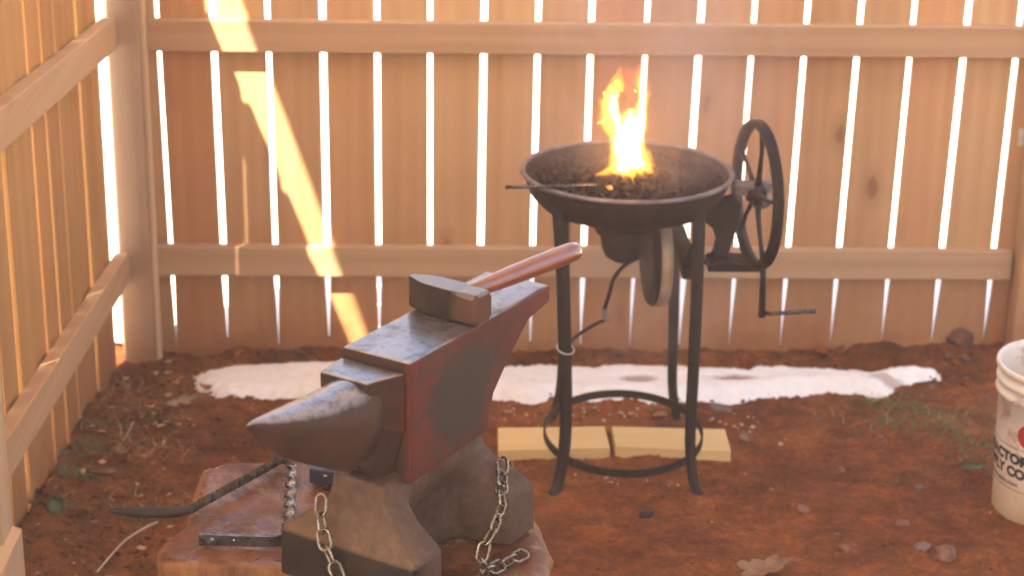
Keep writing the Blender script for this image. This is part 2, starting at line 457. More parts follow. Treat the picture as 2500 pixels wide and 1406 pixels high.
# strip of old snow lying inside, along the back fence
OUT = [(0.068,-0.302),(0.12,-0.393),(0.182,-0.446),(0.304,-0.427),(0.429,-0.436),(0.587,-0.441),(0.813,-0.439),(0.938,-0.419),(1.038,-0.471),(1.108,-0.421),(1.175,-0.452),(1.313,-0.426),(1.425,-0.446),(1.551,-0.441),(1.644,-0.422),(1.73,-0.385),(1.853,-0.344),(1.94,-0.372),(2.029,-0.393),(2.093,-0.307),(2.233,-0.211),(2.241,-0.18),(2.167,-0.133),(2.081,-0.142),(2.01,-0.194),(1.897,-0.161),(1.768,-0.143),(1.633,-0.168),(1.457,-0.139),(1.289,-0.133),(1.216,-0.162),(1.134,-0.135),(0.966,-0.149),(0.812,-0.14),(0.573,-0.123),(0.429,-0.109),(0.359,-0.122),(0.22,-0.159),(0.083,-0.196)]
def sdist(x, y):
    ins = False; dm = 9; n = len(OUT)
    for i in range(n):
        x1, y1 = OUT[i]; x2, y2 = OUT[(i+1) % n]
        if (y1 > y) != (y2 > y) and x < (x2-x1)*(y-y1)/(y2-y1)+x1: ins = not ins
        dx, dy = x2-x1, y2-y1; t_ = max(0, min(1, ((x-x1)*dx+(y-y1)*dy)/(dx*dx+dy*dy)))
        dm = min(dm, (x-x1-t_*dx)**2+(y-y1-t_*dy)**2)
    return (1 if ins else -1)*sqrt(dm)
cache = {}
def snow_h(x, y):
    d = sdist(x, y) + .014*fbm(x*16, y*16, 4) + .010*fbm(x*50, y*50, 2, 2)
    cache[(x, y)] = d
    zg = hf(x, y)
    zs = zg + (base_h(x, y)+.004-zg)*ss(.0, .05, d)
    if d < -.004: return zg - .012
    h = .034*ss(-.006, .07, d)*(1+.25*fbm(x*4, y*5, 8)) - .002
    for hx, hy, rx, ry in ((1.347, -.300, .06, .03), (1.616, -.29, .08, .03)):
        h -= .016*exp(-((x-hx)/rx)**2-((y-hy)/ry)**2)
    return zs + max(h, -.002)
snow = grid_mesh('snow_patch', [.02+.0085*i for i in range(268)], [-.51+.0085*i for i in range(52)], snow_h, M_SNOW,
                 keep=lambda a, b, c, d: max(cache[(a,b)], cache[(c,d)], cache[(a,d)], cache[(c,b)]) > -.012)
tag(snow, kind='stuff'); 

# ------------------------------------------------------------------ back fence
R_ = random.Random(5)
fence = thing('back_fence', 'long back fence of upright pine pickets with bright gaps behind the forge', 'fence', (0,0,0))
GAPS = [(-0.011,-0.003),(0.143,0.149),(0.296,0.300),(0.449,0.450),(0.601,0.600),(0.750,0.750),(0.901,0.897),(1.053,1.049),(1.203,1.199),(1.358,1.348),(1.509,1.496),(1.659,1.646),(1.809,1.799),(1.96,1.949),(2.111,2.102),(2.264,2.253),(2.414,2.407)]
GW = [.012,.018,.015,.019,.016,.014,.018,.016,.017,.014,.019,.015,.016,.017,.016,.019,.018]
ZR = [-.10, 0, .06, .12, .20, .30, .60, .908, 1.07, 1.74]
def gapx(i, z):
    a, b = GAPS[i]; return b + (a-b)*(z-.23)/(.908-.23) if z > .0 else b-(a-b)*.34
def gapw(i, z):
    g = GW[i]
    k = .16 + .84*ss(.02, .29, z) if z < .3 else 1
    return g*k
def edges(i):
    """left edge / right edge rows of picket between gap i-1 and gap i"""
    L = []; Rr = []
    for z in ZR:
        l = gapx(i-1, z)+gapw(i-1, z)/2 if i > 0 else (-.158)
        r = gapx(i, z)-gapw(i, z)/2 if i < 17 else (2.545)
        L.append((l, z)); Rr.append((r, z))
    return L, Rr
for i in range(18):
    L, Rr = edges(i)
    bm = bmesh.new()
    cx0 = (L[4][0]+Rr[4][0])/2
    o1 = R_.uniform(-.0015, .0015)
    out = L + [(L[-1][0]+.03, 1.80), (Rr[-1][0]-.03, 1.80)] + Rr[::-1]
    f_ = [bm.verts.new((x-cx0, .0005+o1, z)) for x, z in out]; b_ = [bm.verts.new((x-cx0, .0165+o1, z)) for x, z in out]
    n = len(out)
    # strips so that faces stay planar quads
    for k in range(n//2-1):
        bm.faces.new((f_[k], f_[n-1-k], f_[n-2-k], f_[k+1])); bm.faces.new((b_[k+1], b_[n-2-k], b_[n-1-k], b_[k]))
    for k in range(n): bm.faces.new((f_[k], f_[(k+1) % n], b_[(k+1) % n], b_[k]))
    obj('picket', bm, M_PICKET, fence, bevel=.0015, loc=(cx0, 0, 0))
for z0 in (.2596, .9238, 1.56):
    bm = bmesh.new(); box(bm, (1.205, 0, 0), (2.50, .0375, .0885))
    obj('rail', bm, M_RAILX, fence, bevel=.003, loc=(0, -.0195, z0+.0445))
bm = bmesh.new(); box(bm, (0, 0, .80), (.091, .089, 1.95)); obj('corner_post', bm, M_POST, fence, bevel=.004, loc=(-.0935, -.0465, 0))
# trim strip beside the corner post
bm = bmesh.new(); box(bm, (0, 0, .78), (.012, .034, 1.85)); obj('post_strip', bm, M_PALE, fence, bevel=.002, loc=(-.0415, -.060, 0))
# right-hand corner post
bm = bmesh.new(); box(bm, (0, 0, .80), (.089, .089, 1.95)); obj('corner_post', bm, M_RAILX.copy() if False else M_PICKET, fence, bevel=.004, loc=(2.508, -.0465, 0))
bm = bmesh.new(); box(bm, (0, 0, 0), (.016, .0015, .05)); obj('lumber_tag', bm, M_TAG, fence, loc=(2.452, -.002, .685))

# ------------------------------------------------------------------ left fence
sfence = thing('side_fence', 'left side fence of closely set boards with two long sloping rails', 'fence', (-.15, 0, 0))
y = -.135; k = 0
while y > -3.6:
    wd = .133 + R_.uniform(-.003, .004); gap = R_.choice((.014, .016, .0165, .0155, .015))
    bm = bmesh.new(); y1 = y - wd; zt = 1.80 + .0*SL
    zb = base_h(0, y)-.06
    ox = R_.uniform(-.007, .001)
    pr = [(y, zb), (y, zt-.014), (y-.012, zt+.0), (y1+.012, zt+.0), (y1, zt-.014), (y1, zb)]
    yc = (y+y1)/2
    a = [bm.verts.new((-.0165+ox, q-yc, z)) for q, z in pr]; b = [bm.verts.new((-.0005+ox, q-yc, z)) for q, z in pr]
    bm.faces.new(a[::-1]); bm.faces.new(b)
    for i in range(6): bm.faces.new((a[i], a[(i+1) % 6], b[(i+1) % 6], b[i]))
    obj('picket', bm, M_SIDEP, sfence, bevel=.0015, loc=(0, yc, 0))
    y = y1 - gap
rot = Matrix.Rotation(-math.atan(SL), 3, 'X')
for z0 in (.2530, .9358, 1.52):
    bm = bmesh.new(); L_ = 1.664
    box(bm, (0, 0, 0), (.0378, L_, .0885), rot)
    yc = -.0915-L_/2*cos(math.atan(SL))
    obj('rail', bm, M_RAILY, sfence, bevel=.003, loc=(.0195, yc, z0 - SL*yc + .0443))
bm = bmesh.new(); box(bm, (0, 0, .85), (.089, .092, 2.0)); obj('post', bm, M_PALE, sfence, bevel=.004, loc=(.0115, -1.796, .08))
bm = bmesh.new(); v = box(bm, (0, 0, .0), (.034, .30, .46))
for q in v:
    if q.co.z > 0 and q.co.x > 0: q.co.z -= .012
obj('post_sleeve', bm, M_PALE, sfence, bevel=.003, loc=(.057, -1.9, .102))
bm = bmesh.new(); box(bm, (0, 0, 0), (.0378, 1.5, .0885), rot)
obj('rail', bm, M_RAILY, sfence, bevel=.003, loc=(.0195, -2.595, .253+SL*2.595+.044))

# roof overhead that keeps the yard in shade; its left edge leaves the sunlit slot over the side fence
roof = thing('porch_roof', 'flat plank porch roof on posts standing high above the anvil and forge', 'roof', (1.2, -2.8, 0))
def roofslab(name, pts, z0, z1):
    bm = bmesh.new()
    loft(bm, [[(x-1.2, y_+2.8, z0) for x, y_ in pts], [(x-1.2, y_+2.8, z1) for x, y_ in pts]])
    return obj(name, bm, M_PALE, roof)
roofslab('decking', [(-.492, -.95), (-.512, -1.115), (-.552, -1.70), (-.60, -1.80), (-1.0, -1.84), (-1.0, -7.2), (2.75, -7.2), (2.75, -.95)], 3.0, 3.03)
for px, py in ((-.95, -7.1), (2.65, -7.1), (2.65, -1.05), (-.95, -2.0)):
    bm = bmesh.new(); box(bm, (px-1.2, py+2.8, 1.47), (.1, .1, 3.04)); obj('roof_post', bm, M_PALE, roof)

# ------------------------------------------------------------------ forge
PC = Vector((1.238, -.90, .848))
g0 = hf(1.25, -.9)
forge = thing('forge', 'round black coal forge on four legs with hand cranked flywheel at its right', 'forge', (1.24, -.91, g0))
FO = forge.location
def F(p): return Vector(p) - FO
def fobj(name, bm, mat, smooth=True, bevel=0, parent=None, seg=None):
    bmesh.ops.translate(bm, verts=bm.verts[:], vec=-FO)
    return obj(name, bm, mat, parent or forge, smooth=smooth, bevel=bevel)
bm = bmesh.new()
lathe(bm, [(.0001, -.108), (.10, -.106), (.165, -.098), (.205, -.082), (.232, -.055), (.246, -.02), (.249, 0), (.244, -.002), (.240, -.02), (.226, -.052), (.200, -.076), (.16, -.091), (.10, -.098), (.0001, -.1)], 72, PC, cap=False)
pan = fobj('pan', bm, M_IRONR)
bm = bmesh.new()
ring = [(PC.x+.2525*cos(2*pi*k/72), PC.y+.2525*sin(2*pi*k/72), PC.z) for k in range(73)]
tube(bm, ring, .0065, 8, caps=False)
fobj('pan_rim', bm, M_RIM, parent=pan)
def leg(pts, w0=.017, foot=M_IRON, name='leg'):
    bm = bmesh.new()
    pp = bez(pts, 6); n = len(pp)
    # angle-iron like section: flat outer face and rounded back
    rr = [w0*(1-.22*i/(n-1)) for i in range(n)]
    tube(bm, pp, rr, 8, flat=.55, upv=Vector((0,1,0)), square=True)
    return fobj(name, bm, M_IRON, bevel=.001)
gz = lambda x, y: hf(x, y)
l1 = leg([(1.068, -1.045, .80), (1.078, -1.075, .66), (1.088, -1.085, .45), (1.094, -1.085, .30), (1.092, -1.09, .20), (1.079, -1.105, .12), (1.064, -1.128, gz(1.064,-1.128)-.004)], .0185)
l2 = leg([(1.398, -1.05, .80), (1.397, -1.085, .66), (1.397, -1.095, .45), (1.396, -1.10, .30), (1.399, -1.10, .20), (1.410, -1.112, .12), (1.424, -1.135, gz(1.424,-1.135)-.004)], .0165)
l3 = leg([(1.372, -.755, .80), (1.380, -.735, .60), (1.387, -.725, .40), (1.392, -.72, .22), (1.404, -.71, .14), (1.414, -.70, .092)], .0155)
l4 = leg([(1.096, -.755, .80), (1.100, -.735, .60), (1.104, -.725, .40), (1.102, -.72, .22), (1.090, -.705, .14), (1.076, -.69, .092)], .0155)
for lg, c in ((l3, (1.4145, -.6995, .098)), (l4, (1.0755, -.6895, .098))):
    bm = bmesh.new(); box(bm, c, (.028, .022, .018)); fobj('rusty_foot', bm, M_RUST, False, .004, lg)
# hoop round the legs
bm = bmesh.new()
pts = []
for k in range(65):
    a = 2*pi*k/64; pts.append(Vector((1.2485+.1985*cos(a), -.932+.1985*sin(a), .173+.020*sin(a))))
fr = []
for i, p in enumerate(pts):
    rad = (Vector((p.x-1.2485, p.y+.932, 0))).normalized()
    fr.append([p-rad*.0025+Vector((0,0,-.010)), p+rad*.0025+Vector((0,0,-.010)), p+rad*.0025+Vector((0,0,.010)), p-rad*.0025+Vector((0,0,.010))])
loft(bm, fr, caps=False); fobj('leg_hoop', bm, M_IRON, False)
# fire pot under the pan, with ash spout
bm = bmesh.new()
lathe(bm, [(.068, .748), (.066, .715), (.060, .69), (.056, .665), (.047, .645), (.030, .634), (.0001, .632)], 32, (1.236, -.935, 0), cap=False)
fp = fobj('fire_pot', bm, M_IRONR)
bm = bmesh.new(); lathe(bm, [(.072, 0), (.074, .004), (.074, .012), (.07, .016)], 32, (1.236, -.935, .706)); fobj('pot_flange', bm, M_IRON, parent=fp)
# blower drum seen nearly edge on
bm = bmesh.new(); ax = Vector((cos(radians(5)), sin(radians(5)), 0))
lathe(bm, [(.0001, -.006), (.05, -.008), (.09, -.012), (.118, -.010), (.124, -.004), (.125, .0), (.12, .004), (.0001, .006)], 56, (1.305, -.90, .633), ax, cap=False)
dr = fobj('blower_drum', bm, M_IRON)
bm = bmesh.new(); lathe(bm, [(.118, .003), (.1245, .004), (.127, .016), (.1255, .028), (.118, .033), (.05, .037), (.0001, .038)], 56, (1.305, -.90, .633), ax, cap=False)
fobj('drum_cover', bm, M_CREAM, parent=dr)
# lever hanging below the pot
bm = bmesh.new(); tube(bm, bez([(1.262, -.985, .655), (1.240, -1.0, .648), (1.222, -1.0, .632), (1.205, -1.0, .605), (1.197, -1.0, .57), (1.186, -1.0, .53)]), .0052, 8); lv = fobj('lever', bm, M_IRONR)
bm = bmesh.new(); box(bm, (1.187, -1.0, .517), (.014, .012, .03)); box(bm, (1.194, -1.0, .502), (.016, .010, .012)); fobj('lever_joint', bm, M_RIM, False, .003, lv)
bm = bmesh.new(); tube(bm, bez([(1.196, -1.0, .503), (1.165, -1.0, .490), (1.113, -1.02, .462), (1.098, -1.06, .455)]), .0045, 8); fobj('lever_rod', bm, M_IRONR, parent=lv)
# wire tied round the front left leg
bm = bmesh.new()
tube(bm, [(1.089+.021*cos(a), -1.088+.017*sin(a), .462+.008*sin(a*1.0)-.004*cos(a)) for a in [2*pi*k/20 for k in range(21)]], .0018, 6, caps=False); fobj('wire_tie', bm, M_WHITE)
# crank stand
def poly_y(bm, pts, y0, y1):
    loft(bm, [[(x, y0, z) for x, z in pts], [(x, y1, z) for x, z in pts]])
bm = bmesh.new()
poly_y(bm, [(1.395, .775), (1.43, .795), (1.488, .812), (1.505, .80), (1.502, .752), (1.488, .705), (1.480, .67), (1.492, .650), (1.436, .650), (1.447, .672), (1.452, .70), (1.440, .735), (1.420, .752), (1.395, .752)], -1.005, -.955)
st = fobj('crank_stand', bm, M_IRON, False, .006)
bm = bmesh.new()
poly_y(bm, [(1.430, .632), (1.432, .652), (1.450, .660), (1.478, .662), (1.500, .655), (1.540, .653), (1.556, .648), (1.556, .632)], -1.02, -.94)
fobj('stand_foot', bm, M_IRON, False, .004, st)
bm = bmesh.new(); poly_y(bm, [(1.365, .628), (1.365, .660), (1.402, .660), (1.402, .628)], -1.06, -.75); poly_y(bm, [(1.372, .66), (1.398, .71), (1.405, .70), (1.40, .66)], -1.01, -.99); tube(bm, [(1.40, -.985, .645), (1.437, -.985, .645)], .006, 8)
fobj('cross_brace', bm, M_IRON, False, .002)
bm = bmesh.new(); box(bm, (1.515, -.985, .833), (.050, .05, .026)); tube(bm, [(1.48, -.985, .832), (1.585, -.97, .838)], .008, 10); box(bm, (1.566, -.975, .836), (.022, .03, .022)); lathe(bm, [(.0001,-.02),(.020,-.018),(.024,0),(.020,.018),(.0001,.02)], 20, (1.552, -.985, .805), Vector((.96,.29,0)), cap=False)
fobj('axle_housing', bm, M_RIM, False, .003, st)
# flywheel
fw = Vector((1.540, -1.0, .822)); ang = radians(8.5); A = Vector((cos(ang), sin(ang), 0)); B = Vector((-sin(ang), cos(ang), 0)); Z = Vector((0,0,1))
bm = bmesh.new(); rings = []
for k in range(73):
    t_ = 2*pi*k/72; d = B*cos(t_)+Z*sin(t_)
    rings.append([fw + d*r_ + A*w_ for r_, w_ in ((.160, -.011), (.175, -.013), (.1785, -.008), (.172, 0), (.1785, .008), (.175, .013), (.160, .011), (.156, 0))])
loft(bm, rings, caps=False)
wheel = fobj('flywheel', bm, M_IRON)
for k in range(5):
    t_ = radians(96) + 2*pi*k/5; d = B*cos(t_)+Z*sin(t_); e = B*-sin(t_)+Z*cos(t_)
    bm = bmesh.new(); tube(bm, [fw+d*.018, fw+d*.06+e*.006, fw+d*.11+e*.008, fw+d*.158], [.009, .0065, .0055, .0075], 8, flat=.8); fobj('spoke', bm, M_IRON, parent=wheel)
bm = bmesh.new(); lathe(bm, [(.0001,-.026),(.013,-.025),(.016,-.02),(.017,-.012),(.026,-.009),(.026,.009),(.017,.012),(.016,.02),(.0001,.022)], 24, fw, A, cap=False); fobj('hub', bm, M_IRONR, parent=wheel)
bm = bmesh.new(); tube(bm, [(1.540, -.99, .646), (1.573, -.99, .645)], .009, 10); tube(bm, [(1.566, -.99, .655), (1.569, -.99, .60), (1.571, -.99, .508)], [.009, .0075, .009], 8, square=True)
cr = fobj('crank_arm', bm, M_IRON)
bm = bmesh.new(); tube(bm, [(1.571, -.992, .517), (1.60, -1.0, .520), (1.682, -1.02, .534), (1.695, -1.02, .536)], [.0055, .0055, .0055, .0085], 10); fobj('crank_handle', bm, M_STEELD, parent=cr)

# coal bed: uncountable lumps
bm = bmesh.new(); R2 = random.Random(11)
for k in range(560):
    rr = .230*sqrt(R2.random()); a = R2.uniform(0, 2*pi)
    x, y_ = PC.x+rr*cos(a), PC.y-.0+rr*sin(a)
    hgt = -.019 + .026*exp(-((x-1.24)/.13)**2-((y_+.93)/.12)**2) + .012*exp(-((x-1.40)/.05)**2-((y_+.92)/.05)**2)
    if rr > .212: hgt -= .006
    s = R2.uniform(.006, .0155)
    v = bmesh.ops.create_icosphere(bm, subdivisions=1, radius=s)['verts']
    m_ = Matrix.Translation((x, y_, PC.z+hgt+R2.uniform(-.006, .006))) @ Matrix.Rotation(R2.uniform(0, 6), 4, Vector((R2.random(), R2.random(), R2.random()+.1)).normalized()) @ Matrix.Diagonal((1, R2.uniform(.6, 1), R2.uniform(.5, .85), 1))
    for q in v:
        q.co *= R2.uniform(.75, 1.2); q.co = m_ @ q.co
bm2 = bmesh.new()
lathe(bm, [(.241, -.028), (.20, -.027), (.15, -.022), (.10, -.014), (.05, -.008), (.0001, -.006)], 40, PC, cap=False)
bm2.free()
coal = obj('coal', bm, M_COAL); tag(coal, kind='stuff')
# one glowing ember near the front rim
def emit(name, col, strength):
    m, t, b = newmat(name); v, oi, tc = coords(t, (1,1,1), False)
    n = noise_t(t, v, 90, 3)
    t.links.new(ramp(t, n, [(.35, [c*.15 for c in col]), (.6, col)]), b.inputs['Emission Color'])
    b.inputs['Emission Strength'].default_value = strength; b.inputs['Base Color'].default_value = (.05, .02, .01, 1)
    return m
bm = bmesh.new(); v = bmesh.ops.create_icosphere(bm, subdivisions=2, radius=.0105)['verts']
for q in v: q.co = Vector((q.co.x*1.25, q.co.y*.7, q.co.z*.45))*(1+.25*noise.noise(q.co*120)) ; 
ember = obj('ember', bm, emit('ember_glow', (1., .22, .03), .55), loc=(1.189, -1.022, .844)); tag(ember, 'small glowing orange ember in the front of the coal bed', 'ember')

# flames: closed bodies of glowing gas
def gas(name, col, k):
    m = bpy.data.materials.new(name); m.use_nodes = True; t = m.node_tree; t.nodes.clear()
    e = t.nodes.new('ShaderNodeEmission'); e.inputs[0].default_value = (*col, 1); e.inputs[1].default_value = k
    o = t.nodes.new('ShaderNodeOutputMaterial'); t.links.new(e.outputs[0], o.inputs['Volume']); return m
G_OUT = gas('flame_outer', (1., .22, .010), 11.); G_MID = gas('flame_mid', (1., .46, .03), 20.); G_TIP = gas('flame_tip', (1., .16, .04), 4.); G_CORE = gas('flame_core', (1., .72, .26), 32.)
fire = thing('fire', 'tall yellow and orange flames rising from the coals in the forge pan', 'fire', (1.236, -.93, .855))
def tongue(name, pts, rad, mat, seed=0, amp=.25):
    bm = bmesh.new(); pp = bez(pts, 7); n = len(pp); rs = []
    for i in range(n):
        u = i/(n-1)*(len(rad)-1); j = min(int(u), len(rad)-2); rs.append(rad[j]+(rad[j+1]-rad[j])*(u-j))
    V = tube(bm, [Vector(p)-Vector(fire.location) for p in pp], rs, 16, flat=.75)
    for i_, ring_ in enumerate(V):
      for v in ring_:
        c = v.co; w_ = noise.noise_vector(Vector((c.x*34, c.y*34, c.z*20+seed*7))) + noise.noise_vector(Vector((c.x*85, c.y*85, c.z*60+seed*3)))*.45
        v.co = c + w_*amp*.03*min(1, rs[i_]/.022)
    return obj(name, bm, mat, fire, smooth=True)
Y0 = -.93
# body
body = [(1.234, Y0, .858), (1.230, Y0, .90), (1.232, Y0, .94), (1.236, Y0, .98), (1.240, Y0, 1.012)]
tongue('flame', body, [.050, .040, .044, .036, .008], G_OUT, 1, .5)
tongue('flame', body, [.040, .033, .037, .027, .004], G_MID, 1, .5)
tongue('flame', body, [.024, .024, .027, .016, .002], G_CORE, 1, .4)
# right tongue, hugging the edge and leaning right at its tip
rt_ = [(1.266, Y0, .862), (1.256, Y0, .91), (1.258, Y0, .96), (1.262, Y0, 1.005), (1.265, Y0, 1.04), (1.262, Y0, 1.075), (1.264, Y0, 1.105), (1.282, Y0, 1.145)]
tongue('flame', rt_, [.030, .024, .022, .020, .017, .016, .011, .001], G_OUT, 2, .5)
tongue('flame', rt_[:-1], [.022, .018, .017, .014, .011, .008, .001], G_MID, 2, .45)
tongue('flame', rt_[:-2], [.012, .012, .011, .007, .004, .001], G_CORE, 2, .35)
# left tongue with its hooked bulge
lt = [(1.222, Y0, .93), (1.203, Y0, .965), (1.192, Y0, 1.0), (1.193, Y0, 1.035), (1.204, Y0, 1.065), (1.206, Y0, 1.085), (1.214, Y0, 1.115)]
tongue('flame', lt, [.030, .024, .022, .026, .021, .013, .001], G_OUT, 3, .5)
tongue('flame', lt[:-1], [.024, .018, .015, .019, .013, .001], G_MID, 3, .5)
tongue('flame', [(1.224, Y0, .94), (1.208, Y0, .98), (1.198, Y0, 1.02), (1.205, Y0, 1.055)], [.012, .011, .013, .001], G_CORE, 3, .4)
tongue('flame', [(1.188, Y0, 1.020), (1.174, Y0, 1.022), (1.160, Y0, 1.036)], [.014, .012, .001], G_OUT, 4)
tongue('flame', [(1.192, Y0, .95), (1.178, Y0, .972), (1.168, Y0, .998)], [.015, .013, .001], G_OUT, 4)
# faint tips
tongue('flame', [(1.255, Y0, 1.06), (1.25, Y0, 1.09), (1.262, Y0, 1.12), (1.272, Y0, 1.165)], [.012, .015, .010, .001], G_TIP, 5)
tongue('flame', [(1.218, Y0, 1.05), (1.222, Y0, 1.08), (1.227, Y0, 1.11), (1.222, Y0, 1.14)], [.010, .012, .008, .001], G_TIP, 6)
tongue('flame', [(1.234, Y0, 1.0), (1.238, Y0, 1.04), (1.236, Y0, 1.08), (1.232, Y0, 1.11)], [.010, .012, .008, .001], G_TIP, 7)
# roots creeping between the coals
for s_, pp, rad in ((1, [(1.215, Y0-.02, .885), (1.195, Y0-.03, .872), (1.175, Y0-.035, .862), (1.155, Y0-.035, .857)], [.016, .013, .008, .002]),
                    (2, [(1.225, Y0-.02, .88), (1.222, Y0-.035, .868), (1.225, Y0-.045, .858)], [.012, .009, .005]),
                    (3, [(1.232, Y0-.02, .88), (1.240, Y0-.04, .868), (1.248, Y0-.055, .852), (1.250, Y0-.06, .843)], [.012, .009, .007, .004]),
                    (4, [(1.25, Y0-.01, .89), (1.268, Y0-.02, .878), (1.285, Y0-.03, .868), (1.296, Y0-.03, .862)], [.018, .014, .010, .003]),
                    (5, [(1.245, Y0-.02, .885), (1.262, Y0-.04, .868), (1.268, Y0-.045, .860)], [.014, .009, .005])):
    tongue('flame_root', pp, [r*1.15 for r in rad], G_OUT, s_, .2)
    tongue('flame_root', pp, [r*.62 for r in rad], G_MID, s_, .12)

# smoke drifting up from the pan
def smoke_mat():
    m = bpy.data.materials.new('smoke'); m.use_nodes = True; t = m.node_tree; t.nodes.clear()
    p = t.nodes.new('ShaderNodeVolumePrincipled'); o = t.nodes.new('ShaderNodeOutputMaterial')
    p.inputs['Color'].default_value = (.66, .60, .64, 1); p.inputs['Anisotropy'].default_value = .2
    tc = t.nodes.new('ShaderNodeTexCoord')
    mp = t.nodes.new('ShaderNodeMapping'); mp.inputs['Scale'].default_value = (1, 1, .6); t.links.new(tc.outputs['Object'], mp.inputs[0])
    n = noise_t(t, mp.outputs[0], 5.5, 3, .6, .8)
    sx = t.nodes.new('ShaderNodeSeparateXYZ'); t.links.new(tc.outputs['Object'], sx.inputs[0])
    r = math_(t, 'SQRT', math_(t, 'ADD', math_(t, 'POWER', math_(t, 'MULTIPLY', sx.outputs[0], 1/.40), 2), math_(t, 'POWER', math_(t, 'MULTIPLY', sx.outputs[1], 1/.28), 2)))
    fall = ramp(t, r, [(.25, 1.), (.95, 0.)])
    vert = ramp(t, math_(t, 'ADD', math_(t, 'MULTIPLY', sx.outputs[2], .5), .3), [(.0, 0.), (.28, .9), (.36, .75), (.9, .9)])
    d = math_(t, 'MULTIPLY', math_(t, 'MULTIPLY', ramp(t, n, [(.38, 0.10), (.66, 1.)]), fall), vert)
    t.links.new(math_(t, 'MULTIPLY', d, 3.2), p.inputs['Density'])
    t.links.new(p.outputs[0], o.inputs['Volume']); return m
bm = bmesh.new(); rings = []
for i in range(14):
    u = i/13; z = -.5 + u*1.85; r_ = .37 - .20*(1-min(1, u*4)); cxx = .02*sin(u*3)+.03*u
    rings.append([(cxx+r_*cos(2*pi*k/28)*1.05, r_*sin(2*pi*k/28)*.74, z) for k in range(28)])
loft(bm, rings)
smoke = obj('smoke', bm, smoke_mat(), smooth=True, loc=(1.30, -.90, .86)); tag(smoke, kind='stuff')

# iron rod resting across the pan rim
bm = bmesh.new(); tube(bm, [Vector((0, 0, 0)), Vector((.10, .006, .0)), Vector((.215, .013, 0))], .0045, 8)
o = obj('iron_rod', bm, M_STEELD, smooth=True, loc=(.940, -1.075, .8595)); tag(o, 'thin grey iron rod lying across the left rim of the forge pan', 'rod')

# planks under the rear feet
def plank(pts, z0, z1, label):
    c = Vector((sum(p[0] for p in pts)/4, sum(p[1] for p in pts)/4, 0)); bm = bmesh.new()
    def zz(y_, z): return -SL*y_ + z
    loft(bm, [[(x-c.x, y_-c.y, zz(y_, z0)) for x, y_ in pts], [(x-c.x, y_-c.y, zz(y_, z1)) for x, y_ in pts]])
    o = obj('plank', bm, M_PLANK, bevel=.002, loc=(c.x, c.y, 0)); tag(o, label, 'plank')
plank([(.938, -.727), (.936, -.900), (1.222, -.876), (1.219, -.714)][::-1], -.012, .030, 'short pale plank under the rear left foot of the forge')
plank([(1.238, -.714), (1.236, -.868), (1.529, -.898), (1.535, -.732)][::-1], -.012, .030, 'short pale plank under the rear right foot of the forge')

# ------------------------------------------------------------------ stump
STZ = .755
OUTL = [(.389,-2.35),(.44,-2.325),(.50,-2.315),(.62,-2.27),(.76,-2.28),(.87,-2.35),(.935,-2.45),(.968,-2.56),(.980,-2.66),(.972,-2.78),(.92,-2.90),(.83,-2.93),(.72,-2.88),(.64,-2.79),(.585,-2.735),(.48,-2.715),(.40,-2.705),(.357,-2.695),(.352,-2.64),(.388,-2.565),(.384,-2.47)]
cs = Vector((.665, -2.68))
def srad(a):
    d = Vector((cos(a), sin(a))); best = .3
    n = len(OUTL)
    for i in range(n):
        p = Vector(OUTL[i])-cs; q = Vector(OUTL[(i+1) % n])-cs; e = q-p
        den = d.x*e.y-d.y*e.x
        if abs(den) < 1e-9: continue
        t_ = (p.x*e.y-p.y*e.x)/den; u = (p.x*d.y-p.y*d.x)/den
        if t_ > 0 and -1e-6 <= u <= 1+1e-6: best = t_
    return best
gst = hf(.665, -2.68)
stump = thing('tree_stump', 'rough orange brown tree stump carrying the anvil', 'stump', (.665, -2.68, gst-.02))
bm = bmesh.new(); rings = []; NA = 180
for j in range(22):
    u = (j+1)/22
    ring = []
    for k in range(NA):
        a = 2*pi*k/NA; r_ = srad(a)*u; x, y_ = r_*cos(a), r_*sin(a)
        z = STZ - .004 + .006*fbm(x*11, y_*11, 2) + .004*fbm(x*36, y_*36, 6, 4)
        if u > .93: z -= .006*((u-.93)/.07)**2*2
        ring.append((x, y_, min(z, STZ-.0005)-(gst-.02)))
    rings.append(ring)
H_ = STZ-gst+.02
for j in range(1, 26):
    u = j/25; ring = []
    for k in range(NA):
        a = 2*pi*k/NA; r_ = srad(a)*(1+.05*u) + .012*fbm(cos(a)*7, sin(a)*7, u*1.6, 4) + .007*fbm(cos(a)*26, sin(a)*26, u*2.5, 4) - .004
        ring.append((r_*cos(a), r_*sin(a), H_*(1-u)-.006))
    rings.append(ring)
loft(bm, rings); obj('trunk', bm, M_STUMP, stump, smooth=True)

# ------------------------------------------------------------------ anvil (local x = towards the horn, y = towards its red flank)
AO = Vector((.697, -2.766, STZ)); AR = atan2(-.839, -.544); HT = .365
anvil = thing('anvil', 'big worn anvil with peeling red paint and bright horn, chained on the stump', 'anvil', AO, AR)
AM = Matrix.Translation(AO) @ Matrix.Rotation(AR, 4, 'Z')
def rect(xf, xb, y_, z, n=1):
    return [(xf, -y_, z), (xf, y_, z), (xb, y_, z), (xb, -y_, z)]
# body: side profile extruded, chamfered underside
bm = bmesh.new()
prof = [(-.020, 0), (-.428, 0), (-.428, -.030), (-.362, -.040), (-.302, -.088), (-.257, -.132), (-.240, -.190), (-.022, -.200)]
def side_ring(y_, inset=0):
    return [(x, y_, z+HT-(.0005 if z == 0 else 0)) for x, z in prof]
def heelw(x):  # keep
    return .062
loft(bm, [side_ring(-.062), side_ring(.062)])
body_o = obj('body', bm, M_ANVIL, anvil, bevel=.004)
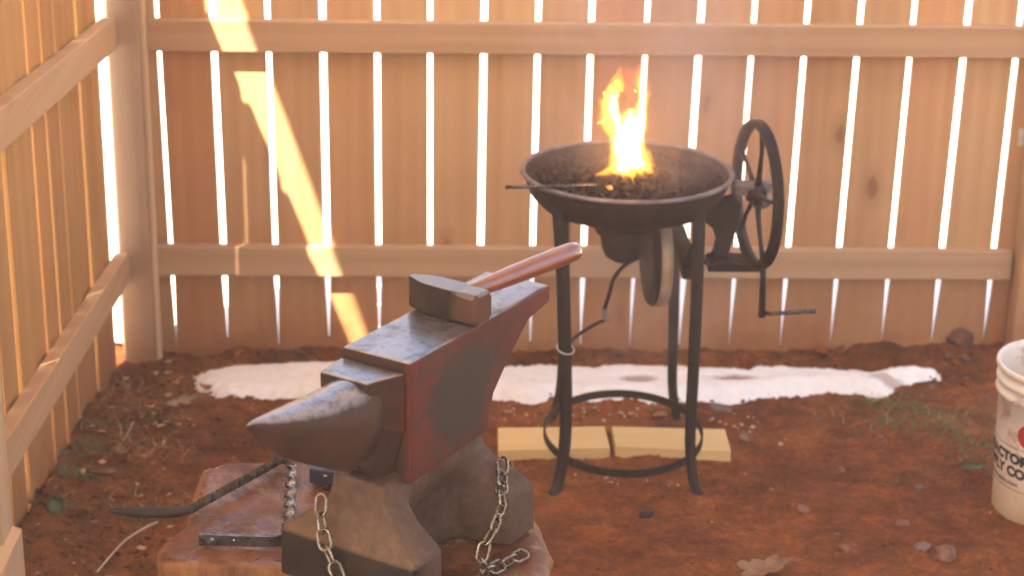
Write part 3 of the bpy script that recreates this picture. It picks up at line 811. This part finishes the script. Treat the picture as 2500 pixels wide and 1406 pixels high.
# horn and cutting table
bm = bmesh.new()
secs = [(-.018, .060, -.014, -.200), (.0, .056, -.0145, -.190), (.030, .049, -.0155, -.170), (.044, .046, -.016, -.160)]
NS = 24
def horn_sec(x, hw, zt, zb, pw, yc=0):
    r_ = []
    for k in range(NS):
        a = 2*pi*k/NS; ca, sa = cos(a), sin(a)
        yy = hw*(abs(ca)**pw)*(1 if ca > 0 else -1)
        zz = (abs(sa)**pw)*(1 if sa > 0 else -1)
        # upper half fuller, lower half keel-like
        zc = zt-(zt-zb)*.36
        z = zc+(zt-zc)*zz if zz > 0 else zc+(zc-zb)*zz
        if zz < 0: yy *= (1-.45*(-zz)**1.5)
        r_.append((x, yy+yc, z+HT))
    return r_
rings = [horn_sec(.022, .050, -.0175, -.176, .8, -.006)]
for x, hw, zt, zb in ((.056, .051, -.0185, -.163), (.090, .049, -.0185, -.146), (.120, .0455, -.0175, -.129), (.150, .0405, -.0155, -.112), (.180, .0345, -.013, -.095), (.205, .0285, -.010, -.079), (.228, .021, -.008, -.061), (.248, .0132, -.006, -.041), (.264, .0060, -.005, -.021), (.275, .0012, -.007, -.010)):
    rings.append(horn_sec(x, hw, zt, zb, 1.0, -.004-.02*(x-.03)))
loft(bm, rings)
horn = obj('horn', bm, M_ANVIL, anvil, smooth=True)
bm = bmesh.new()
loft(bm, [[(x, -hl, zt+HT), (x, hr, zt+HT), (x, hr*.98, zb*.55+HT), (x, .5*hr, zb+HT), (x, -.5*hl, zb+HT), (x, -hl*.98, zb*.55+HT)]
          for x, hl, hr, zt, zb in ((-.0195, .0615, .056, -.0165, -.198), (.0, .061, .048, -.0165, -.190), (.032, .058, .036, -.0165, -.168), (.046, .055, .033, -.0165, -.155))])
obj('cutting_table', bm, M_ANVIL, anvil, bevel=.004)
# base with four spread feet
def brow(z, xf, xb, hw, yn, n0=-.035, n1=-.185):
    # corner-foot outline: straight ends, hollow flanks
    return [(xf, -hw, z+HT), (xf, hw*0, z+HT), (xf, hw, z+HT), (n0+.02, hw, z+HT), (n0, yn+(hw-yn)*.15, z+HT), (n0-.02, yn, z+HT), (n1+.02, yn, z+HT), (n1, yn+(hw-yn)*.15, z+HT), (n1-.02, hw, z+HT), (xb, hw, z+HT),
            (xb, 0, z+HT), (xb, -hw, z+HT), (n1-.02, -hw, z+HT), (n1, -yn-(hw-yn)*.15, z+HT), (n1+.02, -yn, z+HT), (n0-.02, -yn, z+HT), (n0, -yn-(hw-yn)*.15, z+HT), (n0+.02, -hw, z+HT)]
bm = bmesh.new()
loft(bm, [brow(-.3645, .064, -.285, .126, .030), brow(-.287, .063, -.284, .124, .028), brow(-.282, .061, -.282, .121, .028), brow(-.268, .050, -.276, .102, .030), brow(-.254, .041, -.268, .085, .036),
          brow(-.238, .034, -.258, .067, .044), brow(-.222, .031, -.250, .054, .0495), brow(-.205, .030, -.244, .049, .049), brow(-.185, .028, -.240, .047, .047)])
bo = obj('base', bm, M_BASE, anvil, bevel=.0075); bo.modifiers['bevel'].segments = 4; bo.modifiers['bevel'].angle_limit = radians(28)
for p in bo.data.polygons: p.use_smooth = True

# ------------------------------------------------------------------ chains
def link_bm(L=.032, w=.0185, r_=.0026):
    bm = bmesh.new(); pts = []
    h = (L-w)/2
    for k in range(25):
        a = 2*pi*k/24; pts.append(Vector((w/2*cos(a), 0, w/2*sin(a)+(h if sin(a) > 0 else -h))))
    rings = []
    for i, p in enumerate(pts[:-1]):
        t_ = (pts[(i+1) % 24]-pts[i-1]).normalized(); a_ = Vector((0,1,0)); b_ = a_.cross(t_).normalized()
        rings.append([p+a_*r_*cos(2*pi*k/8)+b_*r_*sin(2*pi*k/8) for k in range(8)])
    rings.append(rings[0])
    loft(bm, rings, caps=False); bmesh.ops.remove_doubles(bm, verts=bm.verts[:], dist=1e-6)
    bmesh.ops.recalc_face_normals(bm, faces=bm.faces[:])
    me = bpy.data.meshes.new('link'); bm.to_mesh(me); bm.free()
    for p in me.polygons: p.use_smooth = True
    me.materials.append(M_CHAIN); return me
LM = link_bm()
def chain(path, label):
    pts = [AM @ Vector(p) for p in path]; pts = bez(pts, 12)
    base = pts[-1]; e = thing('chain', label, 'chain', base)
    pitch = .0262; acc = 0; out = []; d = 0
    samples = [pts[0]]
    for a, b in zip(pts, pts[1:]):
        L = (b-a).length
        while acc + L >= pitch:
            f = (pitch-acc)/L; a = a+(b-a)*f; samples.append(a.copy()); L = (b-a).length; acc = 0
        acc += L
    for i in range(len(samples)-1):
        m = (samples[i]+samples[i+1])/2; t_ = (samples[i+1]-samples[i]).normalized()
        q = t_.to_track_quat('Z', 'Y') @ Matrix.Rotation((pi/2 if i % 2 else 0)+.5+.25*sin(i*2.1), 3, 'Z').to_quaternion()
        o = bpy.data.objects.new('link', LM); link(o, e); o.location = m-base; o.rotation_mode = 'QUATERNION'; o.rotation_quaternion = q
chain([(.060, -.046, HT-.212), (.070, -.040, HT-.232), (.078, -.032, HT-.255), (.086, -.020, HT-.277), (.086, -.008, HT-.300), (.084, .006, HT-.330), (.084, .016, HT-.357), (.086, .02, HT-.39)],
      'steel chain hanging over the front foot of the anvil below its horn')
chain([(-.243, .086, HT-.236), (-.232, .096, HT-.248), (-.202, .110, HT-.257), (-.160, .138, HT-.268), (-.120, .150, HT-.286), (-.085, .150, HT-.312), (-.092, .150, HT-.352), (-.128, .150, HT-.358), (-.170, .160, HT-.358), (-.205, .165, HT-.358)],
      'steel chain draped over the side of the anvil base beside its red flank')

# ------------------------------------------------------------------ hammer on the anvil face
HO = AM @ Vector((-.218, -.001, HT))
hammer = thing('hammer', 'heavy steel hammer with a varnished red handle lying on the anvil face', 'hammer', HO, AR + radians(-3))
bm = bmesh.new()
def oct_(y_, hx, hz, zc=.0265, ch=.28):
    c = ch
    return [(hx, y_, zc-hz*(1-c)), (hx, y_, zc+hz*(1-c)), (hx*(1-c), y_, zc+hz), (-hx*(1-c), y_, zc+hz), (-hx, y_, zc+hz*(1-c)), (-hx, y_, zc-hz*(1-c)), (-hx*(1-c), y_, zc-hz), (hx*(1-c), y_, zc-hz)]
loft(bm, [oct_(-.074, .004, .0245, ch=.10), oct_(-.070, .007, .0255, ch=.10), oct_(-.040, .0195, .0258, ch=.08), (oct_(-.028, .0215, .0258, ch=.06)), oct_(.018, .0225, .0258, ch=.06), oct_(.030, .0215, .0245, ch=.2), oct_(.046, .0235, .0258, ch=.30), oct_(.064, .0235, .0258, ch=.32), oct_(.070, .019, .0215, ch=.34)])
def hammer_mat():
    m, t, b = newmat('hammer_steel')
    v, oi, tc = coords(t, (1,1,1), False)
    n = noise_t(t, v, 25, 5, .6); sx = t.nodes.new('ShaderNodeSeparateXYZ'); t.links.new(tc.outputs['Object'], sx.inputs[0])
    g = t.nodes.new('ShaderNodeNewGeometry'); sn = t.nodes.new('ShaderNodeSeparateXYZ'); t.links.new(g.outputs['Normal'], sn.inputs[0])
    c = ramp(t, n, [(.3, (.012, .009, .010)), (.7, (.034, .026, .025))])
    f = ramp(t, math_(t, 'ADD', sx.outputs[1], math_(t, 'MULTIPLY', math_(t, 'SUBTRACT', n, .5), .04)), [(.018, 0.), (.034, 1.)])
    c = mix(t, math_(t, 'MULTIPLY', f, .8), c, (.10, .05, .033))
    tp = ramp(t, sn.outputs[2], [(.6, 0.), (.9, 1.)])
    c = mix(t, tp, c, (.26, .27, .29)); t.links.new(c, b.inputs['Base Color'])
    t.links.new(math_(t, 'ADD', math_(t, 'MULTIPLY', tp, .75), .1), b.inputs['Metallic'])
    b.inputs['Roughness'].default_value = .45; b.inputs['Specular IOR Level'].default_value = .2; bump(t, b, n, .4, .003); return m
obj('head', bm, hammer_mat(), hammer, bevel=.0022)
bm = bmesh.new(); hp = []; hr = []
hd = Vector((-cos(radians(10)), sin(radians(10)), .0)).normalized()
for u, r_ in ((-.02, .0105), (.0, .0115), (.02, .012), (.045, .0128), (.09, .0150), (.14, .0166), (.19, .0176), (.235, .0178), (.265, .0176), (.280, .0168), (.287, .0140), (.290, .008)):
    hp.append(Vector((0, .006, .0285+.012*max(0, u)/.28)) + hd*u); hr.append(r_)
tube(bm, hp, hr, 20, flat=.95); obj('handle', bm, M_HANDLE, hammer, smooth=True)

# ------------------------------------------------------------------ tools on the stump
# black poker with flattened blade and twisted stem
bm = bmesh.new(); a0 = Vector((.392, -2.58, STZ+.022)); a1 = Vector((.530, -2.355, STZ+.012))
n_ = 70; tube(bm, [a0.lerp(a1, i/n_) for i in range(n_+1)], .0092, 4, flat=.75, twist=2*pi*5.5, square=True)
pk = thing('fire_poker', 'black twisted poker with flat blade end sticking out left of the stump', 'poker', (.46, -2.47, STZ)); 
bmesh.ops.translate(bm, verts=bm.verts[:], vec=-Vector(pk.location)); obj('twisted_stem', bm, M_DIRON, pk)
bm = bmesh.new(); bp = bez([(.396, -2.577, STZ+.022), (.372, -2.582, STZ+.021), (.345, -2.583, STZ+.021), (.315, -2.583, STZ+.021), (.285, -2.582, STZ+.022), (.268, -2.581, STZ+.023)], 5)
nb = len(bp); tube(bm, [p-Vector(pk.location) for p in bp], [.0075+.0075*sin(pi*min(1, .12+.95*i/(nb-1)))**.6 if i < nb-2 else .006 for i in range(nb)], 12, flat=.62, upv=Vector((0, .35, 1)))
obj('blade', bm, M_BLACK, pk, smooth=True)
# wall hook of twisted square bar with drilled plate
hk = thing('iron_hook', 'shiny wrought iron hook with twisted shank and drilled flat plate on the stump', 'hook', (.52, -2.55, STZ))
def H(p): return Vector((p[0], p[1], p[2])) - Vector(hk.location)
bm = bmesh.new(); s0 = Vector((.546, -2.385, STZ+.010)); s1 = Vector((.558, -2.615, STZ+.010)); n_ = 90
tube(bm, [H(s0.lerp(s1, i/n_)) for i in range(n_+1)], .0125, 4, flat=.42, twist=2*pi*3.1, square=True); obj('twisted_shank', bm, M_STEELB, hk)
bm = bmesh.new(); pts = bez([(.558, -2.612, STZ+.0105), (.5595, -2.634, STZ+.0105), (.556, -2.652, STZ+.0105), (.545, -2.660, STZ+.0105), (.520, -2.6605, STZ+.0105), (.470, -2.658, STZ+.0105), (.420, -2.654, STZ+.0105)], 6)
fr = []; 
for i, (p, a, b) in enumerate(frames([H(p) for p in pts])):
    u = min(1, i/8); w_ = .0060-.0022*u; h_ = .0062+.0040*u
    fr.append([p+a*w_-b*h_, p+a*w_+b*h_, p-a*w_+b*h_, p-a*w_-b*h_])
loft(bm, fr); pl = obj('plate', bm, M_STEELD, hk, bevel=.0015)
for u in (.18, .45):
    p = Vector((.420, -2.654, STZ+.0105)).lerp(Vector((.545, -2.660, STZ+.0105)), u)
    bm = bmesh.new(); lathe(bm, [(.0001, -.002), (.0042, -.002), (.0046, 0), (.0038, .0022), (.0001, .003)], 16, H(p+Vector((0, -.0038, 0))), Vector((0, -1, .05)), cap=False); obj('rivet', bm, M_STEELB, pl, smooth=True)
bm = bmesh.new(); tube(bm, [H(p) for p in bez([(.546, -2.388, STZ+.010), (.543, -2.372, STZ+.010), (.530, -2.366, STZ+.012), (.517, -2.368, STZ+.014), (.511, -2.378, STZ+.014), (.516, -2.388, STZ+.013)], 5)], .0062, 8); obj('hook_end', bm, M_BLACK, hk, smooth=True)
# dark blue block behind the anvil waist
bm = bmesh.new(); box(bm, (0, 0, .0145), (.082, .048, .028)); 
bb = obj('blue_box', bm, M_BLUE, bevel=.003, loc=(.625, -2.42, STZ)); bb.rotation_euler = (0, 0, radians(-14)); tag(bb, 'small dark blue plastic box on the stump behind the anvil waist', 'box')
bm = bmesh.new(); box(bm, (-.012, -.0243, .019), (.006, .001, .003)); obj('white_mark', bm, M_WHITE, bb)
# curved wood chip lying on the stump
bm = bmesh.new(); tube(bm, bez([(.440, -2.630, STZ+.003), (.452, -2.606, STZ+.004), (.475, -2.590, STZ+.005), (.505, -2.588, STZ+.003)], 6), [.0015]*0 or .0022, 6, flat=.5)
o = obj('bark_sliver', bm, M_LEAFB, smooth=True); tag(o, 'thin curved dark sliver on the stump near the hook plate', 'sliver')

# ------------------------------------------------------------------ bucket
BC = Vector((2.255, -1.215, 0)); BC.z = hf(BC.x, BC.y)-.004
bucket = thing('bucket', 'dirty white plastic bucket with black lettering at the right edge', 'bucket', BC)
bm = bmesh.new()
HB = .385
def rb(z): return .1335 + (.147-.1335)*z/.34
lathe(bm, [(.0001, 0), (.124, 0), (.131, .004), (rb(.012), .012), (rb(.10), .10), (rb(.20), .20), (rb(.305), .305), (.152, .308), (.1535, .314), (.152, .320), (.1475, .322), (.148, .335), (.153, .338), (.1545, .344), (.153, .350), (.148, .352), (.149, .366), (.154, .368), (.157, .374), (.157, .381), (.154, .385), (.149, .383), (.147, .372), (.143, .30), (.130, .02), (.0001, .012)], 96, cap=False)
obj('bucket_body', bm, M_BUCKET, bucket, smooth=True)
def wrap_text(body, size, ang_c, z, mat, name, offset=0.0, parent=bucket, sx=1.0):
    cu = bpy.data.curves.new(name, 'FONT'); cu.body = body; cu.size = size; cu.align_x = 'CENTER'; cu.offset = offset; cu.resolution_u = 3
    to = bpy.data.objects.new(name, cu); COL.objects.link(to)
    dg = bpy.context.evaluated_depsgraph_get(); me = bpy.data.meshes.new_from_object(to.evaluated_get(dg))
    bpy.data.objects.remove(to)
    bm = bmesh.new(); bm.from_mesh(me); bpy.data.meshes.remove(me)
    bmesh.ops.triangulate(bm, faces=bm.faces[:])
    for _ in range(2):
        bmesh.ops.subdivide_edges(bm, edges=[e for e in bm.edges if e.calc_length() > size*.25], cuts=1)
    for v in bm.verts:
        r_ = rb(z+v.co.y)+.0006; a = ang_c + v.co.x*sx/r_
        v.co = Vector((r_*cos(a), r_*sin(a), z+v.co.y))
    return obj(name, bm, mat, parent, recalc=False)
AC = radians(-108.4-59)
wrap_text('TRACTOR', .034, AC, .158, M_INK, 'lettering', .0022, sx=1.12)
wrap_text('SUPPLY CO', .034, AC-radians(4), .124, M_INK, 'lettering', .0022, sx=1.05)
wrap_text('tractorsupply.com', .016, AC-radians(2), .101, M_INK, 'lettering', .0004, sx=1.15)
def band(z, h, a0, a1, mat, name):
    bm = bmesh.new(); vs = []
    for k in range(41):
        a = a0+(a1-a0)*k/40; vs.append([bm.verts.new(((rb(q)+.0005)*cos(a), (rb(q)+.0005)*sin(a), q)) for q in (z, z+h)])
    for p, q in zip(vs, vs[1:]): bm.faces.new((p[0], q[0], q[1], p[1]))
    obj(name, bm, mat, bucket, recalc=False)
band(.196, .0016, AC-1.1, AC+1.1, M_INK, 'printed_line'); band(.090, .0016, AC-1.1, AC+1.1, M_INK, 'printed_line')
bm = bmesh.new(); c = radians(-108.4-23.5); prev = None
for j in range(1, 8):
    u = j/7; cur = []
    for k in range(40):
        t_ = 2*pi*k/40; z = .235+.032*u*sin(t_); a = c+.034*u*cos(t_)/.14; cur.append(bm.verts.new(((rb(z)+.0008)*cos(a), (rb(z)+.0008)*sin(a), z)))
    if prev:
        for k in range(40): bm.faces.new((prev[k], cur[k], cur[(k+1) % 40], prev[(k+1) % 40]))
    else: bm.faces.new(cur)
    prev = cur
obj('red_emblem', bm, M_REDINK, bucket, recalc=False)

# ------------------------------------------------------------------ rocks, leaves, twigs
def rock(x, y, s, mat, label, fl=.6, seed=0, name='stone', cat='stone', dz=0):
    bm = bmesh.new(); v = bmesh.ops.create_icosphere(bm, subdivisions=3, radius=1)['verts']
    Rk = random.Random(seed)
    planes = [Vector((Rk.uniform(-1,1), Rk.uniform(-1,1), Rk.uniform(-.6,1))).normalized() for _ in range(9)]
    for q in v:
        c_ = q.co.copy()
        for p in planes:
            dd = c_.dot(p)-.72
            if dd > 0: c_ -= p*dd*.85
        c_ *= 1+.12*noise.noise(c_*2.3+Vector((seed,0,0)))
        q.co = Vector((c_.x*s, c_.y*s*.8, c_.z*s*fl))
    o = obj(name, bm, mat, loc=(x, y, hf(x, y)+s*fl*.35+dz)); o.rotation_euler = (0, 0, Rk.uniform(0, 6))
    tag(o, label, cat); return o
rock(2.335, .0, .048, M_ROCKD, 'large reddish brown rock against the back fence at the right', .75, 3)
rock(2.284, -.06, .020, M_ROCKD, 'small reddish stone just left of the large rock by the fence', .5, 4)
rock(2.325, -.085, .024, M_ROCKD, 'flat reddish stone in front of the large rock by the fence', .5, 5)
rock(1.771, -.145, .034, M_LEAFP, 'pale yellowish stone sitting on the far edge of the snow', .55, 6)
rock(1.656, -1.232, .021, M_ROCK, 'light reddish stone on bare clay right of the forge', .65, 7)
rock(1.279, -1.278, .024, M_COAL, 'black lump of coal on the clay in front of the forge', .5, 8, 'coal_lump', 'coal lump')
rock(1.934, -1.504, .036, M_ROCK, 'largest reddish rock at the bottom right of the clay', .5, 9)
rock(1.891, -1.475, .022, M_ROCKG, 'dull stone just left of the largest rock at bottom right', .55, 10)
rock(1.878, -1.318, .022, M_ROCK, 'angular reddish stone above the bottom right rocks', .4, 12)
rock(1.711, -1.481, .018, M_ROCK, 'rounded stone between the oak leaf and the bottom right rocks', .6, 13)
rock(1.80, -.968, .015, M_ROCK, 'small pinkish stone midway between forge and bucket', .6, 14)
rock(1.97, -1.087, .013, M_ROCKG, 'small grey stone left of the bucket foot', .6, 15)
rock(2.216, -.616, .016, M_ROCK, 'pinkish stone in the grass behind the bucket', .6, 16)
rock(1.554, -.51, .034, M_ROCKG, 'grey crumpled clod right of the forge rear leg', .5, 17, 'clod', 'clod')
def leaf_bm(kind, s, Rk):
    bm = bmesh.new(); out = []
    if kind == 'oak':
        n = 60
        for k in range(n):
            t_ = 2*pi*k/n; lob = .62+.38*abs(cos(3.5*t_))**.8 if abs(sin(t_/2)) > .12 else 1.05
            r_ = s*lob*(.62+.38*abs(cos(t_/1.0))); out.append((r_*cos(t_)*1.15, r_*sin(t_)*.8))
    else:
        n = 22
        for k in range(n):
            t_ = 2*pi*k/n; r_ = s*(1+.10*sin(5*t_+Rk.random())); out.append((r_*cos(t_), r_*sin(t_)*(.52 if kind == 'oval' else .75)))
    cv = bm.verts.new((0, 0, .004)); mid = []; vs = []
    curl = Rk.uniform(.25, .9); tw = Rk.uniform(-.5, .5)
    def zf(x, y_): return curl*(y_*y_/s)*1.0+curl*.4*x*x/s+tw*x*y_/s + .12*s*noise.noise(Vector((x*60, y_*60, s*100)))
    cv.co.z = zf(0, 0)
    for x, y_ in out: mid.append(bm.verts.new((x*.5, y_*.5, zf(x*.5, y_*.5)))); vs.append(bm.verts.new((x, y_, zf(x, y_))))
    for k in range(n):
        j = (k+1) % n
        bm.faces.new((cv, mid[k], mid[j])); bm.faces.new((mid[k], vs[k], vs[j], mid[j]))
    # a little thickness
    bmesh.ops.solidify(bm, geom=bm.faces[:], thickness=.0006)
    return bm
def leaf(x, y, s, kind, mat, label, seed, dz=.004, tilt=0.15, rz=None):
    Rk = random.Random(seed); bm = leaf_bm(kind, s, Rk)
    if kind != 'oak' or True:
        tube(bm, [(s*.9, 0, .002), (s*1.3, .1*s, .001), (s*1.6, .05*s, 0)], .0006, 5)
    o = obj('leaf', bm, mat, smooth=True, loc=(x, y, hf(x, y)+dz+s*.12)); o.rotation_euler = (Rk.uniform(-tilt, tilt)+.12, Rk.uniform(-tilt, tilt), Rk.uniform(0, 6) if rz is None else rz)
    tag(o, label, 'leaf'); return o
leaf(.076, -.491, .042, 'oak', M_LEAFP, 'pale lobed oak leaf on the clay left of the anvil horn', 1, rz=.5)
leaf(1.508, -1.615, .056, 'oak', M_LEAFT, 'tan lobed oak leaf at the bottom edge right of the stump', 7, rz=.2)
leaf(-.012, -.908, .036, 'oval', M_LEAFY, 'curled yellow leaf among the clods left of the stump', 3)
leaf(-.03, -1.066, .034, 'oval', M_LEAFT, 'flat tan leaf above the poker blade', 4)
leaf(-.145, -.975, .024, 'oval', M_LEAFG, 'small grey leaf close to the foot of the side fence', 5)
leaf(-.150, -1.318, .034, 'round', M_LEAFB, 'curled reddish brown leaf beside the front fence post', 6)
leaf(-.093, -1.343, .036, 'oval', M_GREEN, 'pale green wilted leaf near the front fence post', 7)
leaf(.136, -.40, .026, 'oval', M_LEAFO, 'orange leaf at the near left edge of the snow', 8, .012)
leaf(1.915, -.035, .038, 'oval', M_LEAFO, 'bright orange leaf leaning at the foot of the back fence', 9, .010, .5)
leaf(1.985, -.035, .026, 'round', M_LEAFY, 'small tan leaf right of the bright orange one by the fence', 10, .010, .5)
leaf(1.99, -.439, .024, 'oval', M_LEAFY, 'yellowish leaf on the clay in front of the snow tip', 11)
leaf(2.133, -.989, .034, 'oval', M_GREEN, 'green leaf on the clay left of the bucket', 12)
leaf(1.587, -.757, .034, 'oval', M_LEAFT, 'pinkish tan leaf right of the plank end', 13)
leaf(1.38, -.58, .022, 'round', M_LEAFT, 'tan leaf fragment behind the right plank', 14)
leaf(.969, -.551, .018, 'oval', M_LEAFT, 'small pinkish leaf behind the left end of the planks', 15)
leaf(.375, -.045, .022, 'oak', M_LEAFB, 'dry leaf scrap against the fence above the snow', 16, .008, .6)
leaf(.057, -.633, .014, 'oval', M_LEAFP, 'tiny pale chip of leaf below the pale oak leaf', 17)
def twig(pts, r_, mat, label, cat='twig'):
    c = Vector((pts[0][0], pts[0][1], 0)); bm = bmesh.new()
    tube(bm, [Vector((x, y_, base_h(x, y_)+.008+z))-c for x, y_, z in [tuple(p) for p in bez(pts, 5)]], r_, 6)
    o = obj('twig', bm, mat, smooth=True, loc=c); tag(o, label, cat)
twig([(.150, -1.40, .03), (.120, -1.415, .02), (.085, -1.47, .012), (.065, -1.55, .008), (.050, -1.63, .006)], .0024, M_TWIG, 'pale curved twig on the clay left of the stump')
twig([(-.015, -.71, .03), (-.022, -.76, .016), (-.030, -.835, .006)], .0015, M_TWIG, 'short thin pale stalk standing near the side fence')
twig([(.28, -.50, .02), (.20, -.66, .05), (.10, -.80, .03), (.05, -.90, .01)], .0012, M_LEAFB, 'long thin arching stalk left of the horn tip')

# white and pale crumbs of debris, uncountable; loose soil clods; grass
def scatter(name, n, region, size, mat, seed, subdiv=1, fl=.6):
    bm = bmesh.new(); Rk = random.Random(seed)
    for k in range(n):
        x, y_ = region(Rk)
        s = Rk.uniform(*size)*(1 if Rk.random() < .85 else 1.7)
        v = bmesh.ops.create_icosphere(bm, subdivisions=subdiv, radius=s)['verts']
        m_ = Matrix.Translation((x, y_, hf(x, y_)+s*.15)) @ Matrix.Rotation(Rk.uniform(0, 6), 4, 'Z') @ Matrix.Rotation(Rk.uniform(-.5, .5), 4, 'X') @ Matrix.Diagonal((1, Rk.uniform(.5, 1), fl*Rk.uniform(.5, 1.2), 1))
        for q in v: q.co *= Rk.uniform(.7, 1.25); q.co = m_ @ q.co
    o = obj(name, bm, mat); tag(o, kind='stuff'); return o
def reg_left(R): return (-.13+abs(R.gauss(0, .28)), R.uniform(-1.75, -.05))
def reg_all(R): return (R.uniform(-.12, 2.5), R.uniform(-1.75, .0))
def reg_back(R): return (R.uniform(0, 2.45), -.02-abs(R.gauss(0, .07)))
def reg_mid(R):
    c = R.choice([(1.2, -.53, .09), (1.36, -.55, .05), (1.57, -.60, .07), (1.0, -.55, .05), (1.24, -1.05, .10), (1.62, -.74, .06)]); return (R.gauss(c[0], c[2]), R.gauss(c[1], .03))
scatter('soil_clods', 1500, reg_left, (.003, .011), M_CLAY, 1)
scatter('soil_clods', 1300, reg_all, (.002, .007), M_CLAY, 2)
scatter('soil_clods', 700, reg_back, (.003, .010), M_CLAY, 3)
scatter('gravel', 130, reg_all, (.0015, .004), M_ROCKG, 4)
scatter('pale_debris', 90, reg_mid, (.002, .0065), M_LEAFP, 5)
scatter('pale_debris', 60, reg_all, (.0012, .003), M_LEAFP, 6)
def litter(n, region, seed, mats):
    for mi, mat in enumerate(mats):
        bm = bmesh.new(); Rk = random.Random(seed+mi)
        for k in range(n):
            x, y_ = region(Rk); s = Rk.uniform(.006, .017); a = Rk.uniform(0, 6)
            z = hf(x, y_)+.003; pts = []
            for q in range(6):
                t_ = 2*pi*q/6+Rk.uniform(-.3, .3); rr = s*Rk.uniform(.6, 1); lx, ly = rr*cos(t_), rr*.6*sin(t_)
                pts.append(bm.verts.new((x+lx*cos(a)-ly*sin(a), y_+lx*sin(a)+ly*cos(a), z+Rk.uniform(0, .45)*s)))
            c_ = bm.verts.new((x, y_, z+.3*s))
            for q in range(6): bm.faces.new((c_, pts[q], pts[(q+1) % 6]))
        o = obj('leaf_litter', bm, mat, recalc=False); tag(o, kind='stuff')
litter(55, lambda R: (-.12+abs(R.gauss(0, .2)), R.uniform(-1.7, -.1)), 20, [M_LEAFB, M_LEAFT])
litter(26, lambda R: (R.gauss(2.15, .2), R.gauss(-.45, .25)), 30, [M_LEAFB, M_ROCKG])
litter(30, reg_all, 40, [M_LEAFB])
def grass(clumps, seed, mat, hmin, hmax, name='grass'):
    Rk = random.Random(seed); bm = bmesh.new()
    for (cx_, cy_, sp_, n) in clumps:
        for k in range(n):
            x, y_ = Rk.gauss(cx_, sp_), Rk.gauss(cy_, sp_*.6)
            if y_ > -.01 or x < -.14: continue
            z = hf(x, y_)-.002; h = Rk.uniform(hmin, hmax); a = Rk.uniform(0, 2*pi); bend = Rk.uniform(.3, 1.4)*h; w_ = .0016
            d = Vector((cos(a), sin(a), 0)); s_ = Vector((-d.y, d.x, 0)); p = Vector((x, y_, z)); prev = None
            for q in range(4):
                u = q/3; c_ = p + d*bend*u*u + Vector((0, 0, h*(u-.45*u*u))); ww = w_*(1-u*.85)
                cur = (bm.verts.new(c_-s_*ww), bm.verts.new(c_+s_*ww))
                if prev: bm.faces.new((prev[0], prev[1], cur[1], cur[0]))
                prev = cur
    o = obj(name, bm, mat, recalc=False); tag(o, kind='stuff')
grass([(2.0, -.44, .06, 130), (2.06, -.50, .07, 160), (1.96, -.66, .07, 90), (2.12, -.62, .09, 220), (2.2, -.76, .08, 200), (2.2, -.9, .06, 80), (2.30, -.5, .1, 90)], 1, M_GRASS, .012, .03)
grass([(-.10, -.92, .05, 120), (-.11, -1.10, .04, 100), (-.11, -.75, .04, 50), (-.10, -1.30, .04, 40), (.10, -1.28, .03, 50), (0.0, -.6, .06, 25)], 2, M_GRASS, .015, .05)
grass([(-.05, -.8, .10, 60), (.0, -.55, .08, 30), (.1, -1.2, .08, 30), (-.1, -.35, .05, 30), (2.1, -.6, .12, 40), (.98, -.99, .02, 10)], 3, M_STRAW, .02, .06, 'dry_grass')

# ------------------------------------------------------------------ thin wood smoke hanging in the whole yard
def haze_mat():
    m = bpy.data.materials.new('haze'); m.use_nodes = True; t = m.node_tree; t.nodes.clear()
    p = t.nodes.new('ShaderNodeVolumePrincipled'); o = t.nodes.new('ShaderNodeOutputMaterial')
    p.inputs['Color'].default_value = (.90, .82, .80, 1); p.inputs['Density'].default_value = .009; p.inputs['Anisotropy'].default_value = .3
    t.links.new(p.outputs[0], o.inputs['Volume']); return m
bm = bmesh.new(); box(bm, (1, 0, 1), (30, 30, 8))
hz = obj('haze', bm, haze_mat()); tag(hz, kind='stuff')
